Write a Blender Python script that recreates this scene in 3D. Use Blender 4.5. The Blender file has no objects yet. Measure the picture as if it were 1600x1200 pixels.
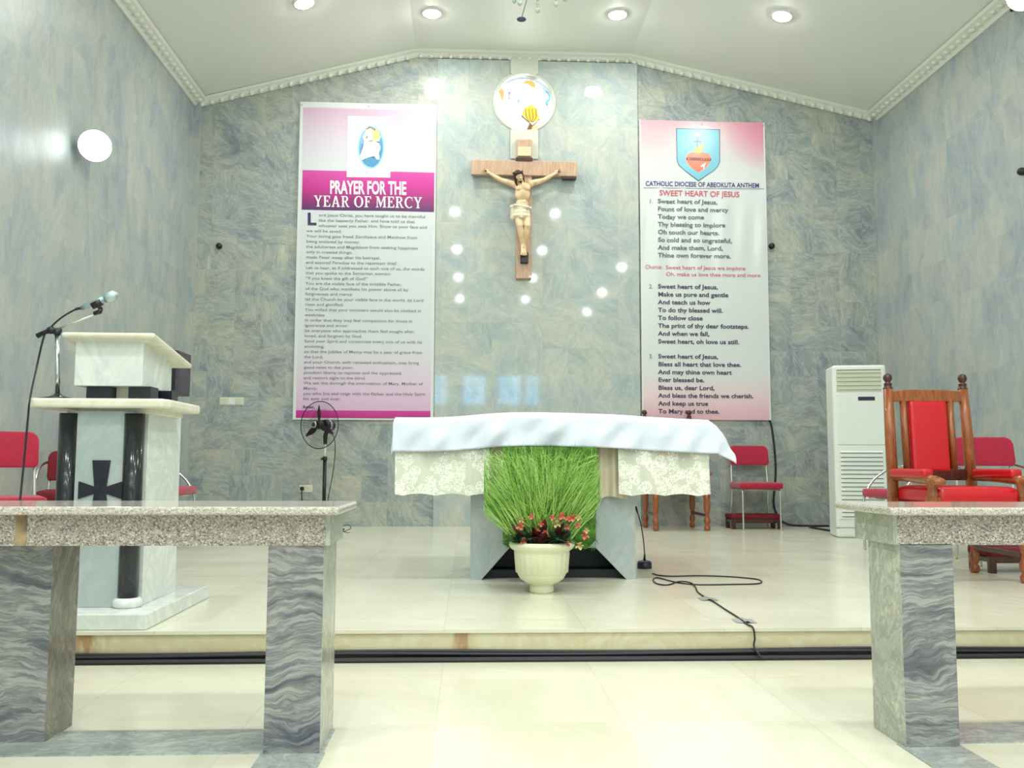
import bpy, bmesh, math, random
from mathutils import Vector, Matrix, Euler
random.seed(7)
SC = bpy.context.scene
COL = SC.collection
PI = math.pi

# ------------------------------------------------------------------ camera
EYE = Vector((0, 0, 0.70))
FPX, PITCH, YAW, ROLL = 1406.5, 0.0883, 0.0474, 0.0032
_f = Vector((math.sin(YAW)*math.cos(PITCH), math.cos(YAW)*math.cos(PITCH), math.sin(PITCH)))
_r0 = Vector((math.cos(YAW), -math.sin(YAW), 0)); _u0 = _r0.cross(_f)
_r = math.cos(ROLL)*_r0 + math.sin(ROLL)*_u0
_u = -math.sin(ROLL)*_r0 + math.cos(ROLL)*_u0
cam = bpy.data.cameras.new('camera'); camo = bpy.data.objects.new('camera', cam); COL.objects.link(camo)
cam.sensor_width = 36.0; cam.lens = FPX/1600*36.0; cam.clip_start = 0.05
m = Matrix((_r, _u, -_f)).transposed().to_4x4(); m.translation = EYE
camo.matrix_world = m
SC.camera = camo

# ------------------------------------------------------------------ view, world, large lights
SC.view_settings.view_transform = 'Standard'; SC.view_settings.look = 'None'
SC.view_settings.exposure = 0.56; SC.view_settings.gamma = 1.0
SC.view_settings.use_curve_mapping = False
W = bpy.data.worlds.new('daylight'); SC.world = W; W.use_nodes = True
_bg = W.node_tree.nodes['Background']
_bg.inputs[0].default_value = (0.86, 0.97, 1.0, 1); _bg.inputs[1].default_value = 1.1   # bright overcast day outside the open nave sides

D = 10.18            # back wall
XL, XR = -3.163, 4.806
ZC = 4.756           # bottom of the cornice
ZS = -0.127          # nave floor (the platform is z = 0)
XA, XB, ZP = -0.65, 1.87, 5.50   # flat middle of the ceiling
YS = 3.90            # platform edge
LAMP_W = 29.0
FLOOD_W = 10.0
def ceil_z(x):
    if x < XA: return ZC+0.07 + (ZP-ZC-0.07)*(x-XL)/(XA-XL)
    if x > XB: return ZC+0.07 + (ZP-ZC-0.07)*(XR-x)/(XR-XB)
    return ZP

# ------------------------------------------------------------------ points from rays of the calibrated view
def ray(px, py): return _r*((px-800)/FPX) + _u*(-(py-600)/FPX) + _f
def atY(px, py, y):
    d = ray(px, py); return EYE + d*(y/d.y)
def atZ(px, py, z=0.0):
    d = ray(px, py); return EYE + d*((z-EYE.z)/d.z)
def atX(px, py, x):
    d = ray(px, py); return EYE + d*(x/d.x)

# ------------------------------------------------------------------ materials
def lin(c): return tuple((v/255/12.92 if v/255 <= 0.04045 else ((v/255+0.055)/1.055)**2.4) for v in c[:3]) + (1,)
class NT:
    def __init__(s, name):
        s.m = bpy.data.materials.new(name); s.m.use_nodes = True
        s.t = s.m.node_tree; s.n = s.t.nodes; s.b = s.n['Principled BSDF']
    def new(s, typ, **kw):
        n = s.n.new(typ)
        for k, v in kw.items(): setattr(n, k, v)
        return n
    def link(s, a, b): s.t.links.new(a, b)
    def math(s, op, a, b=None):
        n = s.new('ShaderNodeMath', operation=op)
        for i, v in enumerate((a, b)):
            if v is None: continue
            if isinstance(v, (int, float)): n.inputs[i].default_value = v
            else: s.link(v, n.inputs[i])
        return n.outputs[0]
    def vmath(s, op, a, b=None):
        n = s.new('ShaderNodeVectorMath', operation=op)
        for i, v in enumerate((a, b)):
            if v is None: continue
            if isinstance(v, (tuple, list)): n.inputs[i].default_value = v
            else: s.link(v, n.inputs[i])
        return n.outputs[0]
    def ramp(s, fac, stops):
        n = s.new('ShaderNodeValToRGB'); e = n.color_ramp.elements
        while len(e) < len(stops): e.new(0.5)
        for el, (p, c) in zip(e, stops): el.position = p; el.color = lin(c)
        s.link(fac, n.inputs[0]); return n.outputs[0]
    def noise(s, vec, scale, detail=4, dist=0.0, rough=0.5):
        n = s.new('ShaderNodeTexNoise'); n.inputs['Scale'].default_value = scale
        n.inputs['Detail'].default_value = detail; n.inputs['Distortion'].default_value = dist
        n.inputs['Roughness'].default_value = rough
        s.link(vec, n.inputs['Vector']); return n.outputs['Fac']
    def mix(s, fac, a, b, blend='MIX'):
        n = s.new('ShaderNodeMix', data_type='RGBA', blend_type=blend)
        if isinstance(fac, (int, float)): n.inputs[0].default_value = fac
        else: s.link(fac, n.inputs[0])
        for i, v in ((6, a), (7, b)):
            if isinstance(v, tuple): n.inputs[i].default_value = v
            else: s.link(v, n.inputs[i])
        return n.outputs[2]
    def pos(s): return s.new('ShaderNodeNewGeometry').outputs['Position']
    def obj(s): return s.new('ShaderNodeTexCoord').outputs['Object']
    def bump(s, h, strength, dist=0.01):
        n = s.new('ShaderNodeBump'); n.inputs['Strength'].default_value = strength; n.inputs['Distance'].default_value = dist
        s.link(h, n.inputs['Height']); s.link(n.outputs[0], s.b.inputs['Normal'])
def flat(name, rgb, rough=0.5, metal=0.0, spec=0.5, var=0.0, vscale=8, bump=0.0, bscale=200, sheen=0.0, coat=0.0):
    t = NT(name); b = t.b
    b.inputs['Base Color'].default_value = lin(rgb); b.inputs['Roughness'].default_value = rough
    b.inputs['Metallic'].default_value = metal; b.inputs['Specular IOR Level'].default_value = spec
    if coat: b.inputs['Coat Weight'].default_value = coat; b.inputs['Coat Roughness'].default_value = 0.08
    if sheen: b.inputs['Sheen Weight'].default_value = sheen
    if var:
        n = t.noise(t.obj(), vscale, 4)
        lo = tuple(max(0, v*(1-var)) for v in rgb); hi = tuple(min(255, v*(1+var)) for v in rgb)
        t.link(t.ramp(n, [(0.3, lo), (0.7, hi)]), b.inputs['Base Color'])
    if bump: t.bump(t.noise(t.obj(), bscale, 3), bump, 0.002)
    return t.m
def emit(name, rgb, strength):
    t = NT(name); b = t.b
    b.inputs['Base Color'].default_value = (0, 0, 0, 1)
    b.inputs['Emission Color'].default_value = lin(rgb); b.inputs['Emission Strength'].default_value = strength
    return t.m
def marble_tiles(name, stops, axis, tile=0.29, rough=0.16, grout=0.22, scale=2.6, veins=0.5, squash=0.35, offs=(0.04, 0.15, 0.02), spec=0.5, angle=0.9, tints=None, turn=2.2):
    """polished stone cut in square tiles, every tile with its own piece of the vein pattern; axis = normal of the slab"""
    t = NT(name); p = t.vmath('ADD', t.pos(), offs)
    q = t.vmath('SCALE', p); q.node.inputs['Scale'].default_value = 1/tile
    idv = t.vmath('FLOOR', q); fr = t.vmath('FRACTION', q)
    wn = t.new('ShaderNodeTexWhiteNoise', noise_dimensions='3D'); t.link(idv, wn.inputs['Vector'])
    sep = t.new('ShaderNodeSeparateColor'); t.link(wn.outputs['Color'], sep.inputs[0])
    rot = t.new('ShaderNodeVectorRotate', rotation_type=axis + '_AXIS')
    loc = t.vmath('SCALE', t.vmath('SUBTRACT', fr, (0.5, 0.5, 0.5))); loc.node.inputs['Scale'].default_value = tile
    t.link(loc, rot.inputs['Vector'])
    # every tile is laid with its veins turned its own way
    t.link(t.math('ADD', angle, t.math('MULTIPLY', t.math('SUBTRACT', sep.outputs[1], 0.5), turn)), rot.inputs['Angle'])
    off = t.vmath('SCALE', wn.outputs['Color']); off.node.inputs['Scale'].default_value = 3.0
    warp = t.new('ShaderNodeTexNoise'); warp.inputs['Scale'].default_value = 3.4; warp.inputs['Detail'].default_value = 3
    v0 = t.vmath('ADD', rot.outputs[0], off); t.link(v0, warp.inputs['Vector'])
    wv = t.vmath('SCALE', t.vmath('SUBTRACT', warp.outputs['Color'], (0.5, 0.5, 0.5))); wv.node.inputs['Scale'].default_value = 0.17
    v = t.vmath('ADD', v0, wv)
    sq = {'X': (1, 1, squash), 'Y': (1, 1, squash), 'Z': (squash, 1, 1)}[axis]
    v = t.vmath('MULTIPLY', v, sq)
    n1 = t.noise(v, scale, 9, 0.35, 0.66)
    fac = t.math('ADD', n1, t.math('MULTIPLY', t.math('SUBTRACT', sep.outputs[2], 0.5), 0.05))
    c = t.ramp(fac, stops)
    if tints:
        h = t.noise(t.vmath('ADD', p, t.vmath('MULTIPLY', wv, (0.8, 0.8, 0.8))), 1.7, 5, 0.8, 0.62)
        c = t.mix(0.34, c, t.ramp(h, tints))
        pd = t.noise(t.vmath('ADD', t.vmath('MULTIPLY', p, (1, 1, 0.6)), t.vmath('ADD', t.vmath('MULTIPLY', wv, (2, 2, 2)), (1.1, 8.3, 5.7))), 2.0, 9, 0.7, 0.7)
        c = t.mix(t.ramp(pd, [(0.60, (0, 0, 0)), (0.72, (150, 150, 150))]), c, lin(tints[0][1]))
    n2 = t.noise(v, scale*1.9, 6, 0.4, 0.66)
    line = t.math('SUBTRACT', 1.0, t.math('MINIMUM', t.math('MULTIPLY', t.math('ABSOLUTE', t.math('SUBTRACT', n2, 0.5)), 20), 1.0))
    c = t.mix(t.math('MULTIPLY', line, veins), c, lin(stops[-1][1]))
    n3 = t.noise(v, scale*1.5, 6, 0.4, 0.66)
    drk = t.math('SUBTRACT', 1.0, t.math('MINIMUM', t.math('MULTIPLY', t.math('ABSOLUTE', t.math('SUBTRACT', n3, 0.43)), 18), 1.0))
    c = t.mix(t.math('MULTIPLY', drk, veins*0.6), c, lin(stops[0][1]))
    sx = t.new('ShaderNodeSeparateXYZ'); t.link(fr, sx.inputs[0])
    es = []
    for k in range(3):
        if 'XYZ'[k] == axis: continue
        es.append(t.math('ABSOLUTE', t.math('SUBTRACT', sx.outputs[k], 0.5)))
    e = t.math('GREATER_THAN', t.math('MAXIMUM', es[0], es[1]), 0.494)
    c = t.mix(t.math('MULTIPLY', e, grout), c, lin((95, 100, 98)))
    t.link(c, t.b.inputs['Base Color'])
    t.b.inputs['Roughness'].default_value = rough; t.b.inputs['Specular IOR Level'].default_value = spec
    return t.m
def banded(name, stops, direction, scale=9, rough=0.2, dist=5.0):
    """wavy banded stone: bands across the given direction"""
    t = NT(name); p = t.pos()
    warp = t.new('ShaderNodeTexNoise'); warp.inputs['Scale'].default_value = 3.2; warp.inputs['Detail'].default_value = 4
    t.link(p, warp.inputs['Vector'])
    wv = t.vmath('SCALE', t.vmath('SUBTRACT', warp.outputs['Color'], (0.5, 0.5, 0.5))); wv.node.inputs['Scale'].default_value = 0.07*dist
    v = t.vmath('MULTIPLY', t.vmath('ADD', p, wv), direction)
    n1 = t.noise(v, scale, 10, 0.5, 0.66)
    n2 = t.noise(v, scale*2.7, 7, 0.4, 0.66)
    c = t.ramp(n1, stops)
    dk = t.math('SUBTRACT', 1.0, t.math('MINIMUM', t.math('MULTIPLY', t.math('ABSOLUTE', t.math('SUBTRACT', n2, 0.46)), 11), 1.0))
    c = t.mix(t.math('MULTIPLY', dk, 0.55), c, lin(stops[0][1]))
    t.link(c, t.b.inputs['Base Color']); t.b.inputs['Roughness'].default_value = rough
    return t.m
def granite(name, a, b_, c_, dark, rough=0.18, scale=1.0):
    t = NT(name); p = t.pos()
    vo = t.new('ShaderNodeTexVoronoi'); vo.inputs['Scale'].default_value = 260*scale; t.link(p, vo.inputs['Vector'])
    sep = t.new('ShaderNodeSeparateColor'); t.link(vo.outputs['Color'], sep.inputs[0])
    c = t.ramp(sep.outputs[0], [(0.0, dark), (0.12, dark), (0.2, a), (0.5, b_), (0.8, c_), (1, (214, 210, 202))])
    n = t.noise(p, 5*scale, 4)
    c = t.mix(t.ramp(n, [(0.35, (0, 0, 0)), (0.7, (110, 110, 110))]), c, lin(a))
    t.link(c, t.b.inputs['Base Color']); t.b.inputs['Roughness'].default_value = rough
    return t.m
def white_marble(name, rgb, vein, rough=0.18, amount=0.35):
    t = NT(name); p = t.pos()
    n = t.noise(p, 2.2, 7, 3.0, 0.6)
    ln = t.math('SUBTRACT', 1.0, t.math('MINIMUM', t.math('MULTIPLY', t.math('ABSOLUTE', t.math('SUBTRACT', n, 0.5)), 9), 1.0))
    c = t.mix(t.math('MULTIPLY', ln, amount), lin(rgb), lin(vein))
    t.link(c, t.b.inputs['Base Color']); t.b.inputs['Roughness'].default_value = rough
    return t.m
def wood(name, a, b_, rough=0.3):
    t = NT(name); v = t.vmath('MULTIPLY', t.obj(), (14, 14, 2.0))
    n = t.noise(v, 3.0, 6, 1.2)
    t.link(t.ramp(n, [(0.3, a), (0.7, b_)]), t.b.inputs['Base Color']); t.b.inputs['Roughness'].default_value = rough
    t.b.inputs['Coat Weight'].default_value = 0.25
    return t.m

WALL_STOPS = [(0.24, (104, 114, 122)), (0.40, (138, 149, 152)), (0.5, (158, 166, 163)), (0.60, (172, 175, 166)), (0.78, (208, 206, 192))]
SIDE_STOPS = [(0.24, (122, 134, 144)), (0.40, (148, 159, 164)), (0.5, (164, 172, 172)), (0.60, (174, 179, 173)), (0.78, (200, 202, 192))]
PANEL_STOPS = [(0.2, (142, 156, 158)), (0.4, (166, 179, 178)), (0.52, (178, 188, 183)), (0.64, (190, 194, 184)), (0.82, (212, 210, 197))]
TINTS = [(0.30, (80, 84, 106)), (0.42, (136, 150, 164)), (0.51, (150, 164, 152)), (0.58, (190, 185, 164)), (0.68, (158, 150, 156))]
SOFT_TINTS = [(0.30, (126, 136, 152)), (0.42, (154, 169, 182)), (0.51, (168, 182, 172)), (0.58, (198, 194, 178)), (0.68, (178, 174, 180))]
M = {}
M['wall_back'] = marble_tiles('grey_green_wall_marble', WALL_STOPS, 'Y', tints=TINTS, scale=5.0, grout=0.08, veins=0.34, squash=0.24)
M['wall_side'] = marble_tiles('grey_side_wall_marble', SIDE_STOPS, 'X', tile=0.40, scale=4.0, veins=0.2, grout=0.06, angle=0.1, turn=0.9, squash=0.2, tints=SOFT_TINTS, rough=0.38)
M['panel'] = marble_tiles('pale_polished_panel_marble', PANEL_STOPS, 'Y', rough=0.045, veins=0.3, grout=0.06, squash=0.2, scale=4.0, angle=0.4, tints=SOFT_TINTS, spec=0.4)
M['floor'] = marble_tiles('cream_floor_marble', [(0.2, (200, 196, 172)), (0.45, (211, 208, 188)), (0.6, (217, 215, 197)), (0.85, (224, 223, 208))], 'Z', tile=0.6, rough=0.22, grout=0.10, scale=1.6, veins=0.25, squash=0.25, offs=(0.1, 0.05, 0.3), spec=0.35)
def riser_mat():
    t = NT('cream_riser_marble'); p = t.pos(); n = t.noise(p, 2.2, 7, 3.0, 0.6)
    c = t.mix(t.math('MULTIPLY', t.math('SUBTRACT', 1.0, t.math('MINIMUM', t.math('MULTIPLY', t.math('ABSOLUTE', t.math('SUBTRACT', n, 0.5)), 9), 1.0)), 0.4), lin((212, 206, 176)), lin((192, 172, 128)))
    sx = t.new('ShaderNodeSeparateXYZ'); t.link(p, sx.inputs[0])
    st = t.noise(t.vmath('MULTIPLY', p, (18, 1, 5)), 1.0, 5, 0.6)
    for x0, w in ((-1.58, 0.11), (-0.02, 0.05), (-0.62, 0.05)):      # rusty runs from old leaks
        k = t.math('MAXIMUM', t.math('SUBTRACT', 1.0, t.math('DIVIDE', t.math('ABSOLUTE', t.math('SUBTRACT', sx.outputs[0], x0)), w)), 0.0)
        c = t.mix(t.math('MINIMUM', t.math('MULTIPLY', t.math('MULTIPLY', k, t.math('MAXIMUM', t.math('SUBTRACT', st, 0.40), 0.0)), 7.0), 0.8), c, lin((158, 112, 62)))
    t.link(c, t.b.inputs['Base Color']); t.b.inputs['Roughness'].default_value = 0.3
    return t.m
M['riser'] = riser_mat()
M['inlay'] = banded('grey_inlay_marble', [(0.25, (120, 128, 130)), (0.5, (168, 176, 172)), (0.75, (196, 200, 192))], (1.0, 2.5, 1.0), 5, 0.2)
M['ceiling'] = flat('white_ceiling_paint', (238, 240, 232), 0.35, spec=0.4)
M['plaster'] = flat('white_plaster', (226, 228, 218), 0.5)
M['pale_strip'] = flat('pale_stone_strip', (206, 208, 196), 0.25)
M['band_pillar'] = banded('grey_banded_pillar_marble', [(0.28, (62, 65, 76)), (0.41, (108, 111, 118)), (0.5, (158, 158, 153)), (0.57, (124, 127, 132)), (0.66, (178, 174, 161)), (0.82, (200, 194, 176))], (0.28, 0.28, 2.6), 6.5, 0.22, 3.4)
M['pale_pillar'] = banded('pale_swirl_pillar_marble', [(0.25, (128, 134, 128)), (0.42, (180, 182, 168)), (0.52, (162, 168, 158)), (0.62, (196, 196, 180)), (0.8, (206, 204, 184))], (1.6, 1.6, 0.7), 4.5, 0.2, 8)
M['granite'] = granite('speckled_pinkish_granite', (142, 133, 125), (158, 149, 141), (174, 167, 158), (104, 96, 92))
M['granite_top'] = granite('polished_granite_top', (172, 166, 154), (182, 176, 164), (192, 188, 178), (146, 138, 130), 0.10)
M['rust'] = flat('rusty_joint_stain', (150, 128, 98), 0.6, var=0.25, vscale=20)
M['white_marble'] = white_marble('white_veined_marble', (224, 229, 224), (172, 182, 184))
M['grey_marble'] = white_marble('pale_grey_marble', (176, 186, 186), (150, 162, 164), 0.25, 0.4)
M['cream_marble'] = white_marble('cream_slab_marble', (228, 226, 206), (198, 192, 168), 0.25)
M['black_marble'] = flat('polished_black_marble', (26, 30, 34), 0.14, var=0.25, vscale=9)
M['black_stone'] = flat('black_stone_inlay', (26, 27, 40), 0.3, var=0.3, vscale=30)
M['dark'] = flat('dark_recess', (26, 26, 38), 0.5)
M['chrome'] = flat('chrome', (208, 212, 212), 0.18, 1.0)
M['white_tube'] = flat('pale_metal_tube', (206, 208, 196), 0.25, 0.7)
M['black_plastic'] = flat('black_plastic', (22, 18, 26), 0.35)
M['black_rubber'] = flat('black_cable_rubber', (26, 24, 32), 0.45)
M['red_fabric'] = flat('crimson_chair_fabric', (168, 6, 52), 0.75, var=0.08, vscale=60, sheen=0.3, bump=0.2, bscale=500)
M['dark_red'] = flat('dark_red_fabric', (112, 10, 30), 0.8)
M['red_leather'] = flat('glossy_red_leather', (196, 16, 30), 0.28, spec=0.6, bump=0.1, bscale=160)
M['wood'] = wood('brown_varnished_wood', (122, 62, 28), (164, 96, 50))
M['dark_wood'] = wood('dark_stained_wood', (52, 20, 14), (82, 36, 24))
M['cross_wood'] = wood('tan_cross_wood', (178, 144, 120), (202, 170, 144), 0.5)
M['dark_trim'] = flat('dark_brown_trim', (70, 42, 36), 0.5)
M['skin'] = flat('painted_flesh', (226, 194, 156), 0.45, var=0.08, vscale=14)
M['hair'] = flat('dark_brown_hair_paint', (60, 36, 28), 0.6)
M['loin'] = flat('cream_loincloth_paint', (218, 210, 182), 0.6)
M['black_block'] = flat('black_footrest_paint', (24, 12, 20), 0.4)
M['cream_plaque'] = flat('cream_plaque_paint', (214, 200, 164), 0.5)
M['wound'] = flat('painted_blood', (120, 40, 30), 0.5)
M['cloth'] = flat('white_satin_cloth', (208, 215, 228), 0.45, sheen=0.2)
M['antependium'] = flat('beige_pleated_cloth', (212, 202, 176), 0.7)
M['ac_white'] = flat('white_appliance_plastic', (226, 232, 226), 0.35)
M['ac_cream'] = flat('cream_vent_plastic', (206, 208, 190), 0.4)
M['ac_dark'] = flat('dark_vent_gap', (120, 126, 120), 0.6)
M['display'] = flat('dark_display', (30, 22, 60), 0.2)
M['pot'] = flat('cream_glazed_planter', (222, 222, 190), 0.35, var=0.03)
M['soil'] = flat('dark_soil', (40, 28, 20), 0.9)
M['tape'] = flat('grey_tape', (150, 152, 154), 0.4)
M['silver'] = flat('silver_grey_metal', (170, 184, 190), 0.3, 0.8)
M['socket'] = flat('cream_socket_plastic', (214, 214, 192), 0.4)
M['lamp_trim'] = flat('white_lamp_trim', (230, 232, 226), 0.4)
M['lamp_glow'] = emit('lit_lamp', (255, 255, 248), 40.0)
M['flood_glow'] = emit('lit_floodlight', (240, 252, 255), 6.0)
M['lead'] = flat('window_lead', (120, 110, 90), 0.5)
M['text_white'] = flat('printed_white', (244, 244, 246), 0.35)
def leaf_mat(name, a, b_, rough=0.5):
    t = NT(name); n = t.noise(t.obj(), 9, 4)
    t.link(t.ramp(n, [(0.3, a), (0.7, b_)]), t.b.inputs['Base Color']); t.b.inputs['Roughness'].default_value = rough
    t.b.inputs['Subsurface Weight'].default_value = 0.0
    return t.m
M['grass'] = leaf_mat('bright_green_strands', (92, 150, 44), (146, 196, 76))
M['mat_green'] = leaf_mat('green_grass_mat', (40, 92, 22), (96, 148, 40), 0.7)
M['leaf'] = leaf_mat('dark_glossy_leaf', (28, 66, 44), (64, 108, 76), 0.3)
M['leaf_red'] = leaf_mat('dark_maroon_leaf', (58, 16, 22), (96, 34, 30), 0.5)
M['petal'] = flat('salmon_petal', (226, 124, 108), 0.6, var=0.15, vscale=60)
M['petal_cream'] = flat('pale_cream_petal', (216, 190, 140), 0.6)
def lace_mat():
    t = NT('cream_lace'); p = t.obj()
    vo = t.new('ShaderNodeTexVoronoi'); vo.inputs['Scale'].default_value = 17; t.link(p, vo.inputs['Vector'])
    n = t.noise(p, 90, 3)
    flower = t.math('MULTIPLY', t.math('LESS_THAN', vo.outputs['Distance'], 0.62), t.math('GREATER_THAN', t.noise(p, 60, 4, 1.5), 0.47))
    net = t.math('GREATER_THAN', t.noise(p, 420, 1), 0.40)
    t.link(t.mix(flower, lin((212, 215, 198)), lin((230, 232, 220))), t.b.inputs['Base Color'])
    t.link(t.math('ADD', 0.70, t.math('MULTIPLY', t.math('MAXIMUM', flower, t.math('MULTIPLY', net, 0.55)), 0.29)), t.b.inputs['Alpha'])
    t.b.inputs['Roughness'].default_value = 0.7
    t.bump(vo.outputs['Distance'], 0.3, 0.004)
    return t.m
M['lace'] = lace_mat()
M['sequin'] = flat('silver_sequin', (245, 248, 245), 0.12, 0.9)

# ------------------------------------------------------------------ mesh helpers
def BM(): return bmesh.new()
def box(bm, x0, x1, y0, y1, z0, z1, mi=0):
    v = [bm.verts.new((x, y, z)) for z in (z0, z1) for y in (y0, y1) for x in (x0, x1)]
    for q in ((0, 2, 3, 1), (4, 5, 7, 6), (0, 1, 5, 4), (2, 6, 7, 3), (0, 4, 6, 2), (1, 3, 7, 5)):
        f = bm.faces.new([v[i] for i in q]); f.material_index = mi
    return v
def frame_of(d):
    d = d.normalized(); a = Vector((0, 0, 1)) if abs(d.z) < 0.9 else Vector((1, 0, 0))
    n = d.cross(a).normalized(); return n, d.cross(n).normalized()
def tube(bm, pts, r, seg=10, mi=0, closed=False, cap=True):
    pts = [Vector(p) for p in pts]; n = len(pts)
    rs = r if isinstance(r, (list, tuple)) else [r]*n
    rings = []; pn = None
    for i, p in enumerate(pts):
        a = pts[i-1] if (i > 0 or closed) else p
        b = pts[(i+1) % n] if (i < n-1 or closed) else p
        d = (b-a).normalized()
        if pn is None: nx, ny = frame_of(d)
        else:
            nx = (pn - d*pn.dot(d)); nx = nx.normalized() if nx.length > 1e-6 else frame_of(d)[0]
            ny = d.cross(nx)
        pn = nx
        rings.append([bm.verts.new(p + (nx*math.cos(t) + ny*math.sin(t))*rs[i]) for t in [2*PI*k/seg for k in range(seg)]])
    for i in range(n if closed else n-1):
        A, B = rings[i], rings[(i+1) % n]
        for k in range(seg):
            f = bm.faces.new((A[k], A[(k+1) % seg], B[(k+1) % seg], B[k])); f.material_index = mi; f.smooth = True
    if cap and not closed:
        for R_ in (rings[0][::-1], rings[-1]):
            f = bm.faces.new(R_); f.material_index = mi
def spline(pts, n=8):
    pts = [Vector(p) for p in pts]; out = []
    for i in range(len(pts)-1):
        p0 = pts[max(i-1, 0)]; p1 = pts[i]; p2 = pts[i+1]; p3 = pts[min(i+2, len(pts)-1)]
        for k in range(n):
            t = k/n
            out.append(0.5*((2*p1) + (p2-p0)*t + (2*p0-5*p1+4*p2-p3)*t*t + (3*p1-p0-3*p2+p3)*t**3))
    out.append(pts[-1]); return out
def lathe(bm, prof, c=(0, 0, 0), seg=24, mi=0, axis=None, flute=None):
    """profile = [(radius, height)]; optional axis direction"""
    c = Vector(c); ax = Vector(axis or (0, 0, 1)).normalized(); nx, ny = frame_of(ax)
    rings = []
    for r, h in prof:
        ring = []
        for k in range(seg):
            t = 2*PI*k/seg; rr = r*(flute(t, h) if flute else 1)
            ring.append(bm.verts.new(c + ax*h + (nx*math.cos(t) + ny*math.sin(t))*max(rr, 1e-4)))
        rings.append(ring)
    for A, B in zip(rings, rings[1:]):
        for k in range(seg):
            f = bm.faces.new((A[k], A[(k+1) % seg], B[(k+1) % seg], B[k])); f.material_index = mi; f.smooth = True
    for R_ in (rings[0][::-1], rings[-1]):
        f = bm.faces.new(R_); f.material_index = mi
def prism(bm, poly, y0, y1, mi=0, plane='XZ'):
    """extrude a 2D outline: XZ -> along y, YZ -> along x, XY -> along z"""
    def P(a, b, h):
        return {'XZ': (a, h, b), 'YZ': (h, a, b), 'XY': (a, b, h)}[plane]
    A = [bm.verts.new(P(a, b, y0)) for a, b in poly]; B = [bm.verts.new(P(a, b, y1)) for a, b in poly]
    n = len(poly)
    for f in [bm.faces.new(A), bm.faces.new(B[::-1])] + [bm.faces.new((A[i], B[i], B[(i+1) % n], A[(i+1) % n])) for i in range(n)]:
        f.material_index = mi
def ell(bm, c, r, seg=16, rings=10, rot=None, mi=0):
    mt = Matrix.Translation(c) @ (rot.to_matrix().to_4x4() if rot else Matrix()) @ Matrix.Diagonal((r[0], r[1], r[2], 1))
    g = bmesh.ops.create_uvsphere(bm, u_segments=seg, v_segments=rings, radius=1, matrix=mt)
    for v in g['verts']:
        for f in v.link_faces: f.smooth = True; f.material_index = mi
def obj(name, bm, mats, parent=None, world=False, bevel=0.0, smooth=False, segs=2, sub=0, solid=0.0):
    bmesh.ops.recalc_face_normals(bm, faces=bm.faces)
    if world and parent: bm.transform(Matrix.Translation(-root_loc(parent)))
    me = bpy.data.meshes.new(name); bm.to_mesh(me); bm.free()
    for mm in (mats if isinstance(mats, list) else [mats]): me.materials.append(mm)
    o = bpy.data.objects.new(name, me); COL.objects.link(o)
    if parent: o.parent = parent
    if smooth:
        for p in me.polygons: p.use_smooth = True
    if solid:
        s = o.modifiers.new('solid', 'SOLIDIFY'); s.thickness = solid; s.offset = 0
    if bevel:
        b = o.modifiers.new('bevel', 'BEVEL'); b.width = bevel; b.segments = segs; b.limit_method = 'ANGLE'; b.angle_limit = 0.6
    if sub:
        s = o.modifiers.new('sub', 'SUBSURF'); s.levels = sub; s.render_levels = sub
    return o
def root_loc(o):
    v = Vector(o.location)
    while o.parent: o = o.parent; v = v + Vector(o.location)
    return v
def thing(name, label, cat, loc=(0, 0, 0), rz=0.0, group=None):
    o = bpy.data.objects.new(name, None); COL.objects.link(o); o.empty_display_size = 0.1
    o.location = loc; o.rotation_euler = (0, 0, rz)
    return tag(o, label, cat, group)
def tag(o, label, cat, group=None):
    o['label'] = label; o['category'] = cat
    if group: o['group'] = group
    return o
def struct(name, bm, mats, parent=None, **kw):
    o = obj(name, bm, mats, parent, **kw)
    if not parent: o['kind'] = 'structure'
    return o
def dup(root, loc, rz, label, group=None):
    r = root.copy(); COL.objects.link(r); r.location = loc; r.rotation_euler = (0, 0, rz)
    r['label'] = label
    if group: r['group'] = group
    for ch in list(root.children):
        c = ch.copy(); COL.objects.link(c); c.parent = r
        for g in list(ch.children):
            d = g.copy(); COL.objects.link(d); d.parent = c
    return r

# ------------------------------------------------------------------ the room
YB = -9.0
WC = Vector((0.615, D, 4.902)); WR = 0.365        # round window
def wall_with_hole(bm, outline, y, c, r, seg=48):
    vo = [bm.verts.new((a, y, b)) for a, b in outline]
    vi = [bm.verts.new((c.x + r*math.cos(2*PI*k/seg), y, c.z + r*math.sin(2*PI*k/seg))) for k in range(seg)]
    ed = [bm.edges.new((vo[i], vo[(i+1) % len(vo)])) for i in range(len(vo))] + [bm.edges.new((vi[i], vi[(i+1) % seg])) for i in range(seg)]
    bmesh.ops.triangle_fill(bm, use_beauty=True, use_dissolve=False, edges=ed)
    return vi
bm = BM()
vi = wall_with_hole(bm, [(XL-0.2, ZS), (XR+0.2, ZS), (XR+0.2, ZC+0.2), (XB, ZP+0.25), (XA, ZP+0.25), (XL-0.2, ZC+0.2)], D, WC, WR)
vb = [bm.verts.new((v.co.x, D+0.2, v.co.z)) for v in vi]
for i in range(len(vi)): bm.faces.new((vi[i], vi[(i+1) % len(vi)], vb[(i+1) % len(vi)], vb[i]))
struct('wall_back', bm, M['wall_back'])
bm = BM()
XP0, XP1 = -0.395, 1.945
pf = wall_with_hole(bm, [(XP0, 0.0), (XP1, 0.0), (XP1, 5.40), (XP0, 5.40)], D-0.03, WC, WR)
pb = [bm.verts.new((v.co.x, D+0.001, v.co.z)) for v in pf]
for i in range(len(pf)): bm.faces.new((pf[i], pf[(i+1) % len(pf)], pb[(i+1) % len(pf)], pb[i]))
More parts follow.
